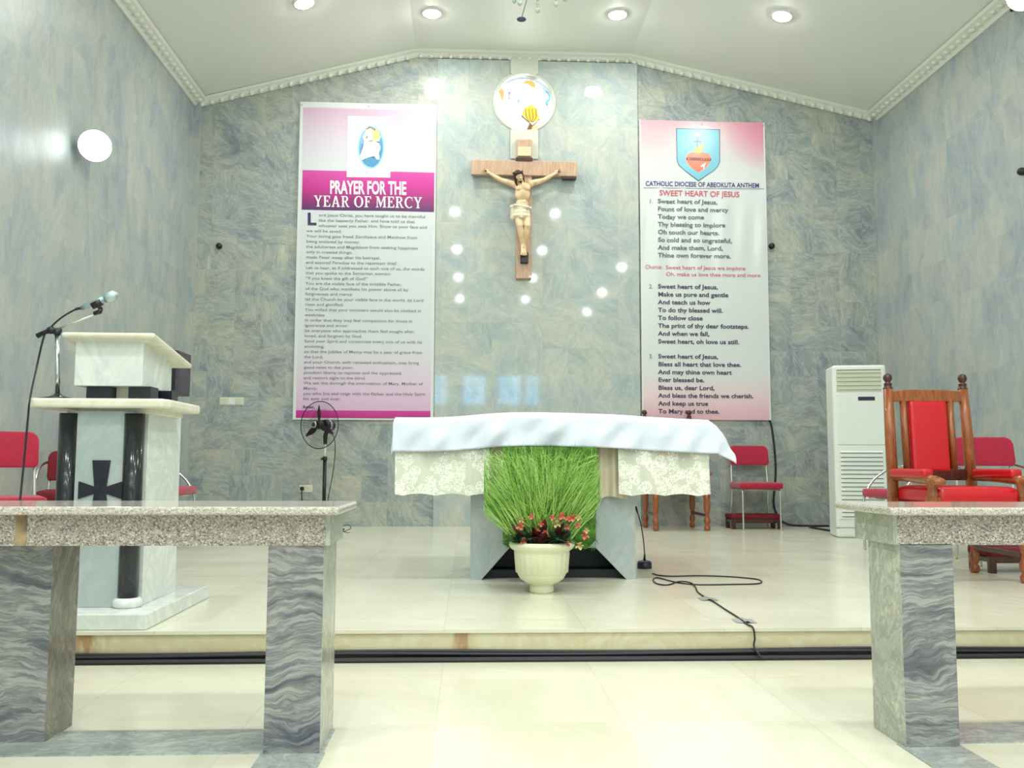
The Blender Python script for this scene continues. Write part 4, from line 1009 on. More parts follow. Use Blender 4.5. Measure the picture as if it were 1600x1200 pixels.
# a loose thin wire on the end of the left rail
wp = atY(520, 812, 2.95)
bm = BM(); W_ = lambda px, py: atY(px, py, 2.96)
tube(bm, spline([W_(511, 800), W_(518, 818), W_(534, 830), W_(546, 827), W_(548, 823), W_(543, 820), W_(536, 822), W_(535, 829), W_(541, 832), W_(547, 832)], 6), 0.0012, 6)
tag(obj('loose_wire', bm, M['dark_trim']), 'thin curled wire sticking out at the right end of the left rail', 'wire')

# ------------------------------------------------------------------ altar
YA = 5.53
al = thing('altar', 'grey marble altar table with a dark recess at the foot, under white cloths', 'altar', (0.517, 5.9, 0))
x0, x1 = 0.014, 1.021
za_ = lambda py, px=860: atY(px, py, YA).z
bm = BM()
# front face with a splayed opening at the foot
tx0, tx1 = atY(796, 860, YA).x, atY(931, 860, YA).x; bx0_, bx1_ = atY(752, 903, YA).x, atY(979, 903, YA).x; tz = za_(856)
prism(bm, [(x0, 0), (bx0_, 0), (tx0, tz), (tx1, tz), (bx1_, 0), (x1, 0), (x1, 0.92), (x0, 0.92)], YA, YA+0.06)
box(bm, x0, x0+0.05, YA+0.06, 6.2, 0, 0.92); box(bm, x1-0.05, x1, YA+0.06, 6.2, 0, 0.92); box(bm, x0+0.05, x1-0.05, 6.15, 6.2, 0, 0.92)
obj('pedestal', bm, M['grey_marble'], al, world=True)
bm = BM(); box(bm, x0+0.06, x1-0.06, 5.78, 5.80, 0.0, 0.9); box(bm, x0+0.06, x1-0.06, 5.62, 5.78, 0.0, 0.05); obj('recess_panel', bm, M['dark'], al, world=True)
ax0, ax1, ay0, ay1, atop = -0.445, 1.462, 5.44, 6.30, 0.965
bm = BM(); box(bm, ax0, ax1, ay0, ay1, 0.90, atop); obj('table_top', bm, M['grey_marble'], al, world=True, bevel=0.01)

def cloth_obj(name, x0, x1, y0, y1, top, over, mat, label, cat, nx, ny, wob, spread=0.10, cut=None, hump=None, thick=0.003):
    """a cloth lying on the table, hanging over the front and both ends"""
    L, Rr, F = over
    bm = BM(); g = {}
    for i in range(nx+1):
        for j in range(ny+1):
            a = x0-L + (x1-x0+L+Rr)*i/nx; b = y0-F + (y1-y0+F)*j/ny
            dl = max(0, x0-a); dr = max(0, a-x1); df = max(0, y0-b)
            dx = max(dl, dr); drop = math.hypot(dx, df) if dx and df else dx+df
            z = top - drop + (hump(min(max(a, x0), x1)) if hump else 0)
            X = min(max(a, x0), x1); Y = max(b, y0)
            sp = spread if isinstance(spread, tuple) else (spread, spread)
            if dl: X = x0 - sp[0]*dl - 0.003*min(1, dl*40)
            if dr: X = x1 + sp[1]*dr + 0.003*min(1, dr*40)
            if df: Y = y0 - 0.006*min(1, df*40) - 0.10*df
            w = wob(a, b, df, dx)
            Y -= w if df else 0; 
            if dx: X += (w if dr else -0.3*w)
            g[i, j] = bm.verts.new((X, Y, z))
    for i in range(nx):
        for j in range(ny):
            if cut and cut(0.5*(g[i, j].co.x+g[i+1, j].co.x), j/ny): continue
            f = bm.faces.new((g[i, j], g[i+1, j], g[i+1, j+1], g[i, j+1])); f.smooth = True
    o = obj(name, bm, mat)
    s = o.modifiers.new('solid', 'SOLIDIFY'); s.thickness = thick; s.offset = 0
    return tag(o, label, cat)
def wob_white(a, b, df, dx):
    k = min(1, df/0.12)
    return 0.022*min(1, df/0.03) + k*(0.011*math.sin((a-0.7*df)*13+1.2*math.sin(a*4)) + 0.009*math.sin((a+1.4*df)*21+0.6)*math.exp(-((a-0.3)/1.0)**2) + 0.008*math.sin(a*37+df*20)) + 0.010*k
def hump(a): return 0.028*math.exp(-((a-0.55)/0.55)**4) - 0.012*max(0, (a-1.2)/0.25) + 0.004*math.sin(a*5)
cloth_obj('altar_cloth', ax0, ax1, ay0, ay1, atop+0.014, (0.09, 0.17, 0.205), M['cloth'], 'plain white satin cloth spread over the altar top', 'altar cloth', 190, 90, wob_white, (-0.02, 0.55), hump=hump)
def wob_lace(a, b, df, dx): 
    return min(1, df/0.2)*(0.005*math.sin(a*19) + 0.003*math.sin(a*41+1)) + (0.004*math.sin(a*19)+0.004*math.sin(a*41))*max(0, df-0.24)*6
lc = cloth_obj('lace_cloth', ax0+0.012, ax1-0.01, ay0+0.004, ay1, atop+0.004, (0.04, 0.02, 0.46), M['lace'], 'cream sequinned lace cloth hanging below the white altar cloth', 'altar cloth', 160, 110,
          wob_lace, 0.1, cut=lambda x, v: 0.12 < x < 0.905 and v < 0.36, thick=0.0)
lc.modifiers.clear()
for v in lc.data.vertices:      # scalloped hem
    if v.co.z < 0.62: v.co.z += 0.014*abs(math.sin(v.co.x*16))*(0.62-v.co.z)/0.12
rs = random.Random(3)
sq = BM()
for k in range(46):
    x = rs.choice((rs.uniform(-0.42, 0.10), rs.uniform(0.92, 1.44))); z = rs.uniform(0.53, 0.79)
    p = Vector((x, ay0-0.052+0.05*(z-0.5)/0.46*0.5, z)); ell(sq, (x, ay0-0.006-0.1*(0.96-z)-0.022, z), (0.0048, 0.003, 0.0048), 6, 5)
sqo = obj('sequin', sq, M['sequin'], lc); sqo['kind'] = 'stuff'
# pleated beige cloth hanging behind the plant
bm = BM(); nx, ny = 220, 14; g = {}
for i in range(nx+1):
    for j in range(ny+1):
        x = 0.09 + 0.875*i/nx; v = j/ny; z = 0.925 - 0.43*v
        pl = math.sin(x*75 + 1.2*math.sin(x*9)); g[i, j] = bm.verts.new((x, YA-0.035 + 0.020*pl*(0.4+0.6*v) - 0.01*v, z + 0.008*math.sin(x*31)*v))
for i in range(nx):
    for j in range(ny):
        f = bm.faces.new((g[i, j], g[i, j+1], g[i+1, j+1], g[i+1, j])); f.smooth = True
tag(obj('altar_frontal', bm, M['antependium']), 'beige pleated cloth hanging on the altar front behind the tall plant', 'cloth')

# ------------------------------------------------------------------ green mat, planter
rg = random.Random(11)
gm = thing('grass_mat', 'mossy green artificial grass panel standing against the altar front behind the planter', 'grass panel', (0.44, 5.36, 0.0))
gx0, gx1 = atY(786, 780, 5.36).x, atY(933, 780, 5.36).x; gz0, gz1 = 0.20, 0.80
bm = BM(); prism(bm, [(gx0, gz1), (gx0, gz0+0.03), (gx0+0.05, gz0), (gx1-0.06, gz0), (gx1-0.01, gz0+0.05), (gx1, gz1)], 5.36, 5.375); obj('backing', bm, M['mat_green'], gm, world=True)
bm = BM()
for k in range(4200):
    x = rg.uniform(gx0+0.004, gx1-0.004); z = rg.uniform(gz0+0.01, gz1)
    a = rg.uniform(0, 2*PI); ln = rg.uniform(0.02, 0.045); p = Vector((x, 5.36, z)); w = Vector((math.cos(a), 0, math.sin(a)))*0.0022
    q = p + Vector((rg.uniform(-0.5, 0.5)*ln, -ln*rg.uniform(0.4, 0.9), rg.uniform(-0.9, 0.2)*ln))
    q.x = min(max(q.x, gx0), gx1+0.004)
    f = bm.faces.new([bm.verts.new(p-w), bm.verts.new(p+w), bm.verts.new(q)])
tf = obj('grass_pile', bm, M['mat_green'], gm, world=True); tf['kind'] = 'stuff'
fo = thing('potted_plant', 'cream fluted urn planter of feathery green strands and small pink flowers before the altar', 'potted plant', (0.404, 5.0, 0))
def fl(t, h): return 1 + (0.045*abs(math.sin(t*12)) if 0.108 < h < 0.22 else 0)
bm = BM(); hs = 0.278
prof = [(0.062, 0.0), (0.066, 0.006), (0.065, 0.03), (0.062, 0.042), (0.094, 0.056), (0.118, 0.073), (0.131, 0.094), (0.134, 0.104), (0.139, 0.110), (0.147, 0.214), (0.151, 0.224), (0.170, 0.238), (0.181, 0.254), (0.179, 0.268), (0.168, 0.275), (0.156, 0.272), (0.148, 0.26), (0.140, 0.24), (0.05, 0.235)]
lathe(bm, prof, (0, 0, 0), 80, flute=fl); obj('urn', bm, M['pot'], fo)
bm = BM(); ell(bm, (0, 0, 0.238), (0.138, 0.138, 0.022), 20, 8); obj('soil', bm, M['soil'], fo)
bm = BM()
def strand(p, d, ln, w, bend, n=5, limit=None):
    mi = rg.choice((0, 0, 1, 1, 2))
    prev = None; q = Vector(p); d = Vector(d).normalized()
    side = d.cross(Vector((0.2, -1, 0.1))).normalized()
    for i in range(n+1):
        f = i/n; ww = w*(1-f)**0.7 + 0.0003
        v = (bm.verts.new(q - side*ww), bm.verts.new(q + side*ww))
        if prev: bm.faces.new((prev[0], prev[1], v[1], v[0])).material_index = mi
        prev = v; d = (d + bend/n).normalized(); q = q + d*ln/n
        if limit: q.x = min(max(q.x, limit[0]), limit[1])
LX = (atY(757, 750, 5.0).x-0.404, atY(934, 750, 5.0).x-0.404)
for k in range(1500):
    a = rg.uniform(0, 2*PI); r = 0.12*math.sqrt(rg.random())
    lean = rg.uniform(-0.62, 0.58); ln = rg.uniform(0.30, 0.60)
    strand((r*math.cos(a)+lean*0.06, 0.6*r*math.sin(a)+0.03, 0.24), (lean+rg.gauss(0, 0.10), rg.uniform(-0.35, 0.25), 1.0), ln, rg.uniform(0.0014, 0.0030), Vector((lean*0.35+rg.gauss(0, 0.25), rg.gauss(0, 0.2), -rg.uniform(0, 0.5))), 6, LX)
# finer side threads
for k in range(1500):
    lean = rg.uniform(-0.6, 0.55); h = rg.uniform(0.12, 0.5)
    p = (lean*(h+0.10)+rg.gauss(0, 0.02), rg.uniform(-0.08, 0.1), 0.24+h)
    if not LX[0]+0.01 < p[0] < LX[1]-0.01: continue
    strand(p, (lean+rg.uniform(-0.9, 0.9), rg.uniform(-0.6, 0.3), rg.uniform(0.3, 1.0)), rg.uniform(0.04, 0.10), 0.0011, Vector((rg.gauss(0, 0.5), 0, -0.3)), 3, LX)
st = obj('feathery_strands', bm, [M['grass'], leaf_mat('pale_green_strands', (150, 196, 92), (188, 220, 130)), leaf_mat('deep_green_strands', (44, 96, 26), (84, 140, 44))], fo); st['kind'] = 'stuff'
def leaf(bm, p, d, ln, wd, mi=0, droop=0.5):
    d = Vector(d).normalized(); s_ = d.cross(Vector((0, 0, 1))); s_ = s_.normalized() if s_.length > 0.1 else Vector((1, 0, 0)); up = s_.cross(d).normalized()
    pr = None; n = 5
    for i in range(n+1):
        f = i/n; w = wd*math.sin(PI*min(0.97, 0.08+f*0.9))**0.8
        c = Vector(p) + d*ln*f + Vector((0, 0, -droop*ln*f*f)) 
        v = [bm.verts.new(c - s_*w + up*w*0.25), bm.verts.new(c), bm.verts.new(c + s_*w + up*w*0.25)]
        if pr:
            for q in (0, 1):
                fc = bm.faces.new((pr[q], pr[q+1], v[q+1], v[q])); fc.smooth = True; fc.material_index = mi
        pr = v
for k in range(54):
    red = k % 5 in (1, 3); bm = BM(); x = rg.uniform(-0.14, 0.14)
    if k < 6: x = (-0.15, -0.14, 0.15, 0.14, -0.12, 0.13)[k]; red = False
    yy = -math.sqrt(max(0.0, 0.145**2 - min(abs(x), 0.144)**2))*rg.uniform(0.35, 0.95)
    d = (x*5.0 + rg.gauss(0, 0.5), -0.45 + rg.gauss(0, 0.25), rg.uniform(0.5, 1.5) + (0.9 if red else 0))
    leaf(bm, (x*0.9, yy, 0.268), d, rg.uniform(0.10, 0.17), rg.uniform(0.017, 0.028), 0, rg.uniform(0.1, 0.7))
    obj('leaf', bm, M['leaf_red'] if red else M['leaf'], fo)
FL = [(812, 822), (845, 818), (863, 808), (870, 818), (886, 823), (888, 810), (894, 808), (904, 808), (903, 820), (818, 845), (839, 829), (916, 828), (914, 836), (861, 850), (887, 849), (905, 852), (830, 806), (852, 832), (878, 806), (815, 812)]
for k, (px, py) in enumerate(FL):
    q = atY(px, py, 4.87+0.05*rg.random()); c = Vector((q.x-0.404, q.y-5.0, q.z))
    bm = BM(); n = 5; big = 0.021 if k % 3 else 0.028
    for i in range(n):
        a = 2*PI*i/n + k; leaf(bm, c, (math.cos(a), -0.7, math.sin(a)), big, big*0.45, 0, 0.1)
    ell(bm, c + Vector((0, -0.006, 0)), (0.004, 0.004, 0.004), 6, 5, mi=0)
    root = Vector((c.x*0.55, min(0.0, c.y*0.5), 0.25)); tube(bm, [root, (root+c)/2 + Vector((0, -0.01, 0.02)), c], 0.0014, 5, mi=1)
    obj('flower', bm, [M['petal'] if k % 4 != 3 else M['petal_cream'], M['leaf']], fo)

# ------------------------------------------------------------------ red visitor chairs
def rbox(bm, x0, x1, y0, y1, z0, z1, r=0.03, puff=0.0, mi=0):
    """cushion: rounded box with a crowned top and front"""
    nx, ny = 10, 10; V = box(bm, x0, x1, y0, y1, z0, z1, mi)
    es = list({e for v in V for e in v.link_edges}); g = bmesh.ops.bevel(bm, geom=es, offset=min(r, (z1-z0)*0.45, (y1-y0)*0.45), segments=4, affect='EDGES', profile=0.6)
def red_chair(name, label, loc, rz, arms, group, low=1.0, mat='red_fabric'):
    t = thing(name, label, 'chair', loc, rz, group)
    sw, bt = 0.22, 0.91*low
    bm = BM(); rbox(bm, -0.235, 0.235, -0.235, 0.20, 0.435, 0.505, 0.032); o = obj('seat', bm, M[mat], t, smooth=True)
    rec = 0.10
    bm = BM(); o_ = []
    for cx_, cz_, rr, a0 in ((0.165, bt-0.05, 0.05, 0), (-0.165, bt-0.05, 0.05, 90), (-0.19, bt-0.19, 0.025, 180), (0.19, bt-0.19, 0.025, 270)):
        o_ += [(cx_+rr*math.cos(math.radians(a0+k*15)), cz_+rr*math.sin(math.radians(a0+k*15))) for k in range(7)]
    prism(bm, o_, -0.022, 0.022); bmesh.ops.bevel(bm, geom=[e for e in bm.edges if abs(e.verts[0].co.y-e.verts[1].co.y) < 1e-6], offset=0.014, segments=3, affect='EDGES', profile=0.6)
    bmesh.ops.triangulate(bm, faces=[f for f in bm.faces if len(f.verts) > 8])
    for v in bm.verts:
        k = (v.co.x/0.212)**2
        v.co.y += 0.20 + 0.03 - 0.03*k + (v.co.z-bt+0.2)*0.18
    obj('backrest', bm, M[mat], t, smooth=True)
    for s in (-1, 1):
        x = s*0.205
        if arms:
            bm = BM(); tube(bm, spline([(x*1.18, -0.21, 0.0), (x*1.2, -0.215, 0.25), (x*1.22, -0.20, 0.42), (x*1.24, -0.12, 0.56), (x*1.22, 0.02, 0.655), (x*1.16, 0.16, 0.69), (x*1.05, 0.225, 0.70)], 6), 0.011, 10); obj('arm_leg', bm, M['chrome'], t)
        else:
            bm = BM(); tube(bm, spline([(x, -0.205, 0.0), (x, -0.20, 0.2), (x, -0.195, 0.38), (x, -0.175, 0.425), (x, -0.10, 0.432)], 5), 0.0105, 10); obj('leg', bm, M['white_tube'], t)
        bm = BM(); tube(bm, spline([(x*1.03, 0.25, 0.0), (x, 0.215, 0.3), (x, 0.20, 0.43), (x*0.98, 0.225, 0.62), (x*0.95, 0.245, bt-0.14)], 5), 0.0105, 10); obj('leg', bm, M['white_tube'], t)
    bm = BM()
    for s in (-1, 1): tube(bm, [(s*0.205, -0.18, 0.428), (s*0.205, 0.20, 0.432)], 0.0105, 8)
    tube(bm, [(-0.205, -0.12, 0.426), (0.205, -0.12, 0.426)], 0.009, 8); tube(bm, [(-0.205, 0.20, 0.43), (0.205, 0.20, 0.43)], 0.009, 8)
    obj('seat_frame', bm, M['white_tube'], t)
    return t
g_ = 'red chairs with chrome frames'
cr = (atZ(1160, 828, 0)+atZ(1222, 828, 0))/2
red_chair('side_chair', 'armless red chair standing alone below the corner of the anthem banner', (cr.x+0.0, cr.y+0.20, 0), 0.0, False, g_)
q = atY(24, 700, 5.32); red_chair('side_chair', 'armless red chair at the left picture edge, left of the lectern', (q.x-0.085, 5.32, 0), math.radians(30), False, g_, 0.97)
q = atY(121, 740, 6.6); red_chair('armchair', 'red armchair coloured darker for its shade, half hidden right behind the lectern, beside the leftmost chair', (q.x, 6.6, 0), math.radians(18), True, g_, 0.86, 'dark_red')  # red chair in shadow: the shade is put into a darker fabric colour
q = atY(294, 770, 7.6); red_chair('armchair', 'red armchair behind the lectern with only its seat front showing on the right', (q.x-0.235, 7.6, 0), math.radians(88), True, g_)
q = atY(1367, 770, 7.2); red_chair('armchair', 'red armchair turned sideways between the air conditioner and the big wooden armchair', (q.x+0.24, 7.2, 0), math.radians(-82), True, g_)
q = atY(1556, 720, 6.35); red_chair('armchair', 'red armchair facing forward, behind the right arm of the big wooden armchair', (q.x+0.03, 6.38, 0), math.radians(-6), True, g_)

# ------------------------------------------------------------------ carved wooden armchairs
def turned(bm, p0, p1, r, mi=0):
    d = (Vector(p1)-Vector(p0)); L = d.length
    prof = [(r*0.75, 0), (r*1.0, 0.03*L), (r*1.05, 0.10*L), (r*0.65, 0.14*L), (r*1.05, 0.20*L), (r*1.1, 0.28*L), (r*0.7, 0.36*L), (r*0.62, 0.42*L), (r*0.95, 0.52*L), (r*1.15, 0.66*L), (r*1.0, 0.78*L), (r*1.1, 0.86*L), (r*1.1, L)]
    lathe(bm, prof, p0, 16, axis=d, mi=mi)
def throne(label, loc, rz, ht=1.31, w=0.53, group=None):
    t = thing('wooden_armchair', label, 'armchair', loc, rz, group)
    h = w/2; zs = 0.46
    for s in (-1, 1):
        x = s*h
        bm = BM(); turned(bm, (x, 0.27, 0), (x, 0.26, zs-0.06), 0.030); box(bm, x-0.03, x+0.03, 0.235, 0.29, zs-0.07, zs+0.05)
        tube(bm, [(x, 0.262, zs+0.03), (x*0.99, 0.285, 0.9), (x*0.965, 0.31, ht-0.10)], [0.036, 0.034, 0.031], 16)
        obj('back_post', bm, M['wood'], t)
        bm = BM(); lathe(bm, [(0.031, -0.012), (0.033, -0.004), (0.026, 0.0), (0.024, 0.02), (0.029, 0.024), (0.018, 0.03), (0.016, 0.036), (0.026, 0.048), (0.030, 0.064), (0.024, 0.084), (0.008, 0.094)], (x*0.965, 0.31, ht-0.095), 16); obj('finial', bm, M['dark_wood'], t)
        xf = x*1.04
        bm = BM(); turned(bm, (xf, -0.26, 0), (xf, -0.26, zs-0.06), 0.032); box(bm, xf-0.032, xf+0.032, -0.292, -0.228, zs-0.07, zs+0.05); lathe(bm, [(0.030, 0), (0.034, 0.03), (0.026, 0.06), (0.033, 0.10), (0.036, 0.125)], (xf, -0.26, zs+0.03), 16); obj('front_post', bm, M['wood'], t)
        bm = BM(); tube(bm, [(x, 0.27, 0.625), (xf, 0.0, 0.62), (xf, -0.24, 0.61), (xf, -0.33, 0.605)], [0.026, 0.027, 0.030, 0.030], 12); ell(bm, (xf, -0.34, 0.601), (0.040, 0.032, 0.026), 14, 8); obj('arm', bm, M['wood'], t)
        bm = BM(); rbox(bm, xf-0.036, xf+0.036, -0.22, 0.22, 0.62, 0.677, 0.022); obj('arm_pad', bm, M['red_leather'], t, smooth=True)
        bm = BM(); box(bm, x-0.015, x+0.015, -0.25, 0.25, zs-0.06, zs); box(bm, x-0.012, x+0.012, -0.25, 0.25, 0.15, 0.18); obj('side_rail', bm, M['dark_wood'], t, bevel=0.004)
    bm = BM(); box(bm, -h, h, -0.275, -0.245, zs-0.065, zs); obj('front_rail', bm, M['wood'], t, bevel=0.004)
    bm = BM(); prism(bm, [(-h*0.96, ht-0.19), (h*0.96, ht-0.19), (h*0.96, ht-0.125), (h*0.5, ht-0.11), (-h*0.5, ht-0.11), (-h*0.96, ht-0.125)], 0.285, 0.325); obj('top_rail', bm, M['wood'], t, bevel=0.006)
    bm = BM(); box(bm, -h*0.97, h*0.97, 0.255, 0.295, 0.60, 0.675); obj('lower_rail', bm, M['dark_wood'], t, bevel=0.006)
    for s in (-1, 1):
        bm = BM(); x = s*0.158
        tube(bm, [(x, 0.275, 0.66), (x, 0.305, ht-0.17)], 0.027, 4); obj('back_stile', bm, M['wood'], t)
    bm = BM(); rbox(bm, -0.128, 0.128, -0.028, 0.028, 0.655, ht-0.185, 0.025)
    for v in bm.verts: v.co.y += 0.278 + (v.co.z-0.66)*0.055
    obj('back_cushion', bm, M['red_leather'], t, smooth=True)
    bm = BM(); rbox(bm, -h+0.01, h-0.01, -0.285, 0.25, zs-0.005, zs+0.105, 0.05)
    for v in bm.verts:
        if v.co.z > zs+0.09: v.co.z += 0.03*(1-(v.co.x/h)**2)*(1-((v.co.y+0.02)/0.29)**2)
    obj('seat', bm, M['red_leather'], t, smooth=True)
    return t
pa = atZ(1520, 893, 0)
th = throne('big wooden armchair with glossy red leather back and seat, behind the right rail', (3.045, 5.55, 0), 0.0, group='carved wooden armchairs')
dup(th, (2.235, 9.74, 0), 0.03, 'wooden armchair almost hidden behind the altar, only turned legs and knobs showing', 'carved wooden armchairs')
# low kneelers with a dark red pad
def kneeler(label, loc, rz, w, h, tall=0.0):
    t = thing('kneeler', label, 'kneeler', loc, rz, 'low wooden kneelers')
    for s in (-1, 1):
        for y in (-0.11, 0.11):
            bm = BM(); x = s*(w/2-0.025); box(bm, x-0.022, x+0.022, y-0.02, y+0.02, 0, h-0.02 + (tall if y > 0 else 0)); obj('leg', bm, M['dark_wood'], t, bevel=0.004)
        bm = BM(); box(bm, s*(w/2-0.025)-0.015, s*(w/2-0.025)+0.015, -0.11, 0.11, h-0.06, h-0.03); obj('side_rail', bm, M['dark_wood'], t)
    bm = BM(); box(bm, -w/2+0.03, w/2-0.03, -0.125, -0.10, h-0.065, h-0.022); box(bm, -w/2+0.03, w/2-0.03, 0.10, 0.125, h-0.065, h-0.022); obj('rail', bm, M['dark_wood'], t)
    bm = BM(); rbox(bm, -w/2, w/2, -0.14, 0.14, h-0.022, h+0.03, 0.02); obj('pad', bm, M['dark_red'], t, smooth=True)
    if tall:
        bm = BM(); box(bm, -w/2+0.03, w/2-0.03, 0.10, 0.125, h+tall-0.10, h+tall-0.04); obj('cross_bar', bm, M['white_tube'], t)
    return t
kn = (atZ(1147, 826, 0)+atZ(1216, 827, 0))/2
kneeler('low kneeler with a dark red pad under the armless chair by the back wall', (kn.x, 9.86, 0), 0.0, 0.56, 0.13)
kb = atZ(1537, 893, 0); kneeler('dark wooden kneeler seen between the legs of the big red armchair', (kb.x+0.28, 5.90, 0), 0.0, 0.60, 0.13, 0.20)

# ------------------------------------------------------------------ floor-standing air conditioner
yac = 8.55
acx0, acx1 = atY(1306, 700, yac).x, atY(1386, 700, yac).x
acz = atY(1340, 570, yac).z
ac = thing('air_conditioner', 'tall white floor-standing air conditioner in the right corner', 'air conditioner', ((acx0+acx1)/2, yac, 0), math.radians(-11))
wd = (acx1-acx0)/2
bm = BM(); box(bm, -wd, wd, 0.0, 0.34, 0.0, acz); obj('body', bm, M['ac_white'], ac, bevel=0.03, segs=4)
pz = lambda py: atY(1340, py, yac).z
bm = BM(); z0, z1 = pz(612), pz(577); box(bm, -wd+0.035, wd-0.05, -0.006, 0.01, z0, z1); obj('outlet_recess', bm, M['ac_cream'], ac, bevel=0.004)
for k in range(5):
    bm = BM(); z = z0 + (z1-z0)*(k+0.6)/5.4; box(bm, -wd+0.04, wd-0.055, -0.022, 0.0, z-0.004, z+0.010); obj('louvre', bm, M['ac_cream'], ac, bevel=0.003)
bm = BM(); box(bm, -wd+0.04, wd-0.055, -0.0075, 0.0, z1-0.012, z1-0.002); obj('outlet_gap', bm, M['ac_dark'], ac)
bm = BM(); box(bm, -wd+0.03, wd-0.03, -0.012, 0.01, pz(695), pz(615)); obj('upper_panel', bm, M['ac_white'], ac, bevel=0.008)
bm = BM(); box(bm, -0.02, 0.135, -0.016, -0.008, pz(626), pz(620)); obj('display', bm, M['display'], ac, bevel=0.002)
bm = BM(); box(bm, -wd+0.03, wd-0.03, -0.010, 0.01, pz(812), pz(697)); obj('lower_panel', bm, M['ac_white'], ac, bevel=0.006)
za2, zb2 = pz(808), pz(702)
for k in range(16):
    bm = BM(); z = za2 + (zb2-za2)*(k+0.5)/16; prism(bm, [(-0.028, z-0.012), (-0.008, z-0.012), (-0.008, z+0.010)], -wd+0.055, wd-0.06, plane='YZ')
    obj('intake_slat', bm, M['ac_white'], ac)
bm = BM()
for k in range(16):
    z = za2 + (zb2-za2)*(k+0.5)/16; box(bm, -wd+0.055, wd-0.06, -0.0115, -0.009, z-0.0195, z-0.012)
obj('intake_gap', bm, M['ac_dark'], ac)['kind'] = 'stuff'
bm = BM(); box(bm, -wd+0.002, wd-0.002, -0.004, 0.1, 0.095, 0.10); obj('base_seam', bm, M['ac_dark'], ac)
# its supply cable down the wall
bm = BM(); yw = D-0.022
W2 = lambda px, py, y=yw: atY(px, py, y)
pts = [W2(1200, 650), W2(1206, 668), W2(1211, 710), W2(1212, 745), W2(1209, 785), W2(1215, 805), W2(1226, 817), W2(1245, 822)]
pts[-1].z = 0.012; pts[-1].y = D-0.05
end = [Vector((pts[-1].x+0.35, D-0.07, 0.010)), Vector((acx0+0.25, D-0.25, 0.010)), Vector(((acx0+acx1)/2+0.06, yac+0.42, 0.010))]
tube(bm, spline(pts+end, 8), 0.011, 8); tag(obj('power_cable', bm, M['black_rubber']), 'black cable running down the wall from the anthem banner to the air conditioner', 'cable')

# ------------------------------------------------------------------ pedestal fan
yf = 9.62; fx = atY(508, 700, yf).x
fz = lambda py: atY(508, py, yf).z
fan = thing('pedestal_fan', 'black pedestal fan with a wire cage, below the prayer banner', 'fan', (fx, yf, 0))
bm = BM(); lathe(bm, [(0.22, 0), (0.22, 0.012), (0.17, 0.03), (0.05, 0.05), (0.03, 0.07)], (0, 0, 0), 32); obj('base', bm, M['black_plastic'], fan)
bm = BM(); tube(bm, [(0, 0, 0.03), (0, 0, fz(716))], 0.019, 14); obj('pole', bm, M['black_plastic'], fan)
bm = BM(); lathe(bm, [(0.021, 0), (0.024, 0.005), (0.024, 0.035), (0.019, 0.045)], (0, 0, fz(720)), 16); tube(bm, [(-0.02, 0, fz(717)), (-0.04, 0, fz(717))], 0.012, 10); obj('height_collar', bm, M['black_plastic'], fan)
bm = BM(); tube(bm, [(0, 0, fz(718)), (0, 0, fz(688))], 0.011, 12); obj('inner_pole', bm, M['plaster'], fan)
dirn = Vector((-0.50, -0.866, 0.0)).normalized()
hub = Vector((atY(500, 664, yf-0.12).x-fx-0.01, -0.10, atY(500, 664, yf-0.1).z))
nx_, ny_ = frame_of(dirn)
def fp(r, a, d=0.0): return hub + (nx_*math.cos(a)+ny_*math.sin(a))*r + dirn*d
RC = 0.248
bm = BM(); tube(bm, [fp(RC, 2*PI*k/48, 0.0) for k in range(48)], 0.0048, 6, closed=True)
for r_, d_ in ((RC*0.66, 0.052), (RC*0.66, -0.052), (RC*0.35, 0.075)): tube(bm, [fp(r_, 2*PI*k/36, d_) for k in range(36)], 0.0012, 5, closed=True)
for k in range(48):
    a = 2*PI*k/48
    tube(bm, [fp(0.03, a, 0.085), fp(RC*0.5, a, 0.068), fp(RC*0.85, a, 0.035), fp(RC, a, 0.0)], 0.0009, 4, cap=False); tube(bm, [fp(0.07, a, -0.075), fp(RC*0.6, a, -0.06), fp(RC*0.9, a, -0.03), fp(RC, a, 0.0)], 0.0009, 4, cap=False)
obj('cage', bm, M['black_plastic'], fan)
for k in range(3):
    a0 = math.radians(90 + 120*k)
    # find the angle whose blade points up for k = 0
    up = math.atan2(ny_.z, nx_.z); a0 = up + 2*PI*k/3 + 0.05
    bm = BM(); A = []; B_ = []
    for i in range(9):
        f = i/8; r_ = 0.045 + 0.165*f; w = (0.020 + 0.020*math.sin(PI*min(1, f*1.25)))*(1-max(0, f-0.85)*4.5); tw = 0.009*(1-f*0.4)
        A.append(bm.verts.new(fp(r_, a0 - w/r_*0.7, tw))); B_.append(bm.verts.new(fp(r_, a0 + w/r_*0.8, -tw)))
    for i in range(8): bm.faces.new((A[i], A[i+1], B_[i+1], B_[i]))
    obj('blade', bm, flat('dark_purple_blade', (46, 14, 40), 0.35) if k == 0 else bpy.data.materials['dark_purple_blade'], fan, solid=0.003)
bm = BM(); lathe(bm, [(0.045, -0.03), (0.045, 0.02), (0.03, 0.035)], hub, 20, axis=dirn); obj('hub', bm, M['black_plastic'], fan)
bm = BM(); lathe(bm, [(0.034, 0.082), (0.036, 0.092), (0.028, 0.098), (0.022, 0.094)], hub, 24, axis=dirn); obj('badge_ring', bm, M['silver'], fan)
bm = BM(); lathe(bm, [(0.023, 0.086), (0.023, 0.095), (0.01, 0.097)], hub, 20, axis=dirn); obj('badge', bm, M['dark_trim'], fan)
bm = BM(); lathe(bm, [(0.03, -0.21), (0.055, -0.20), (0.062, -0.17), (0.062, -0.08), (0.05, -0.07)], hub, 20, axis=dirn); obj('motor', bm, M['black_plastic'], fan)
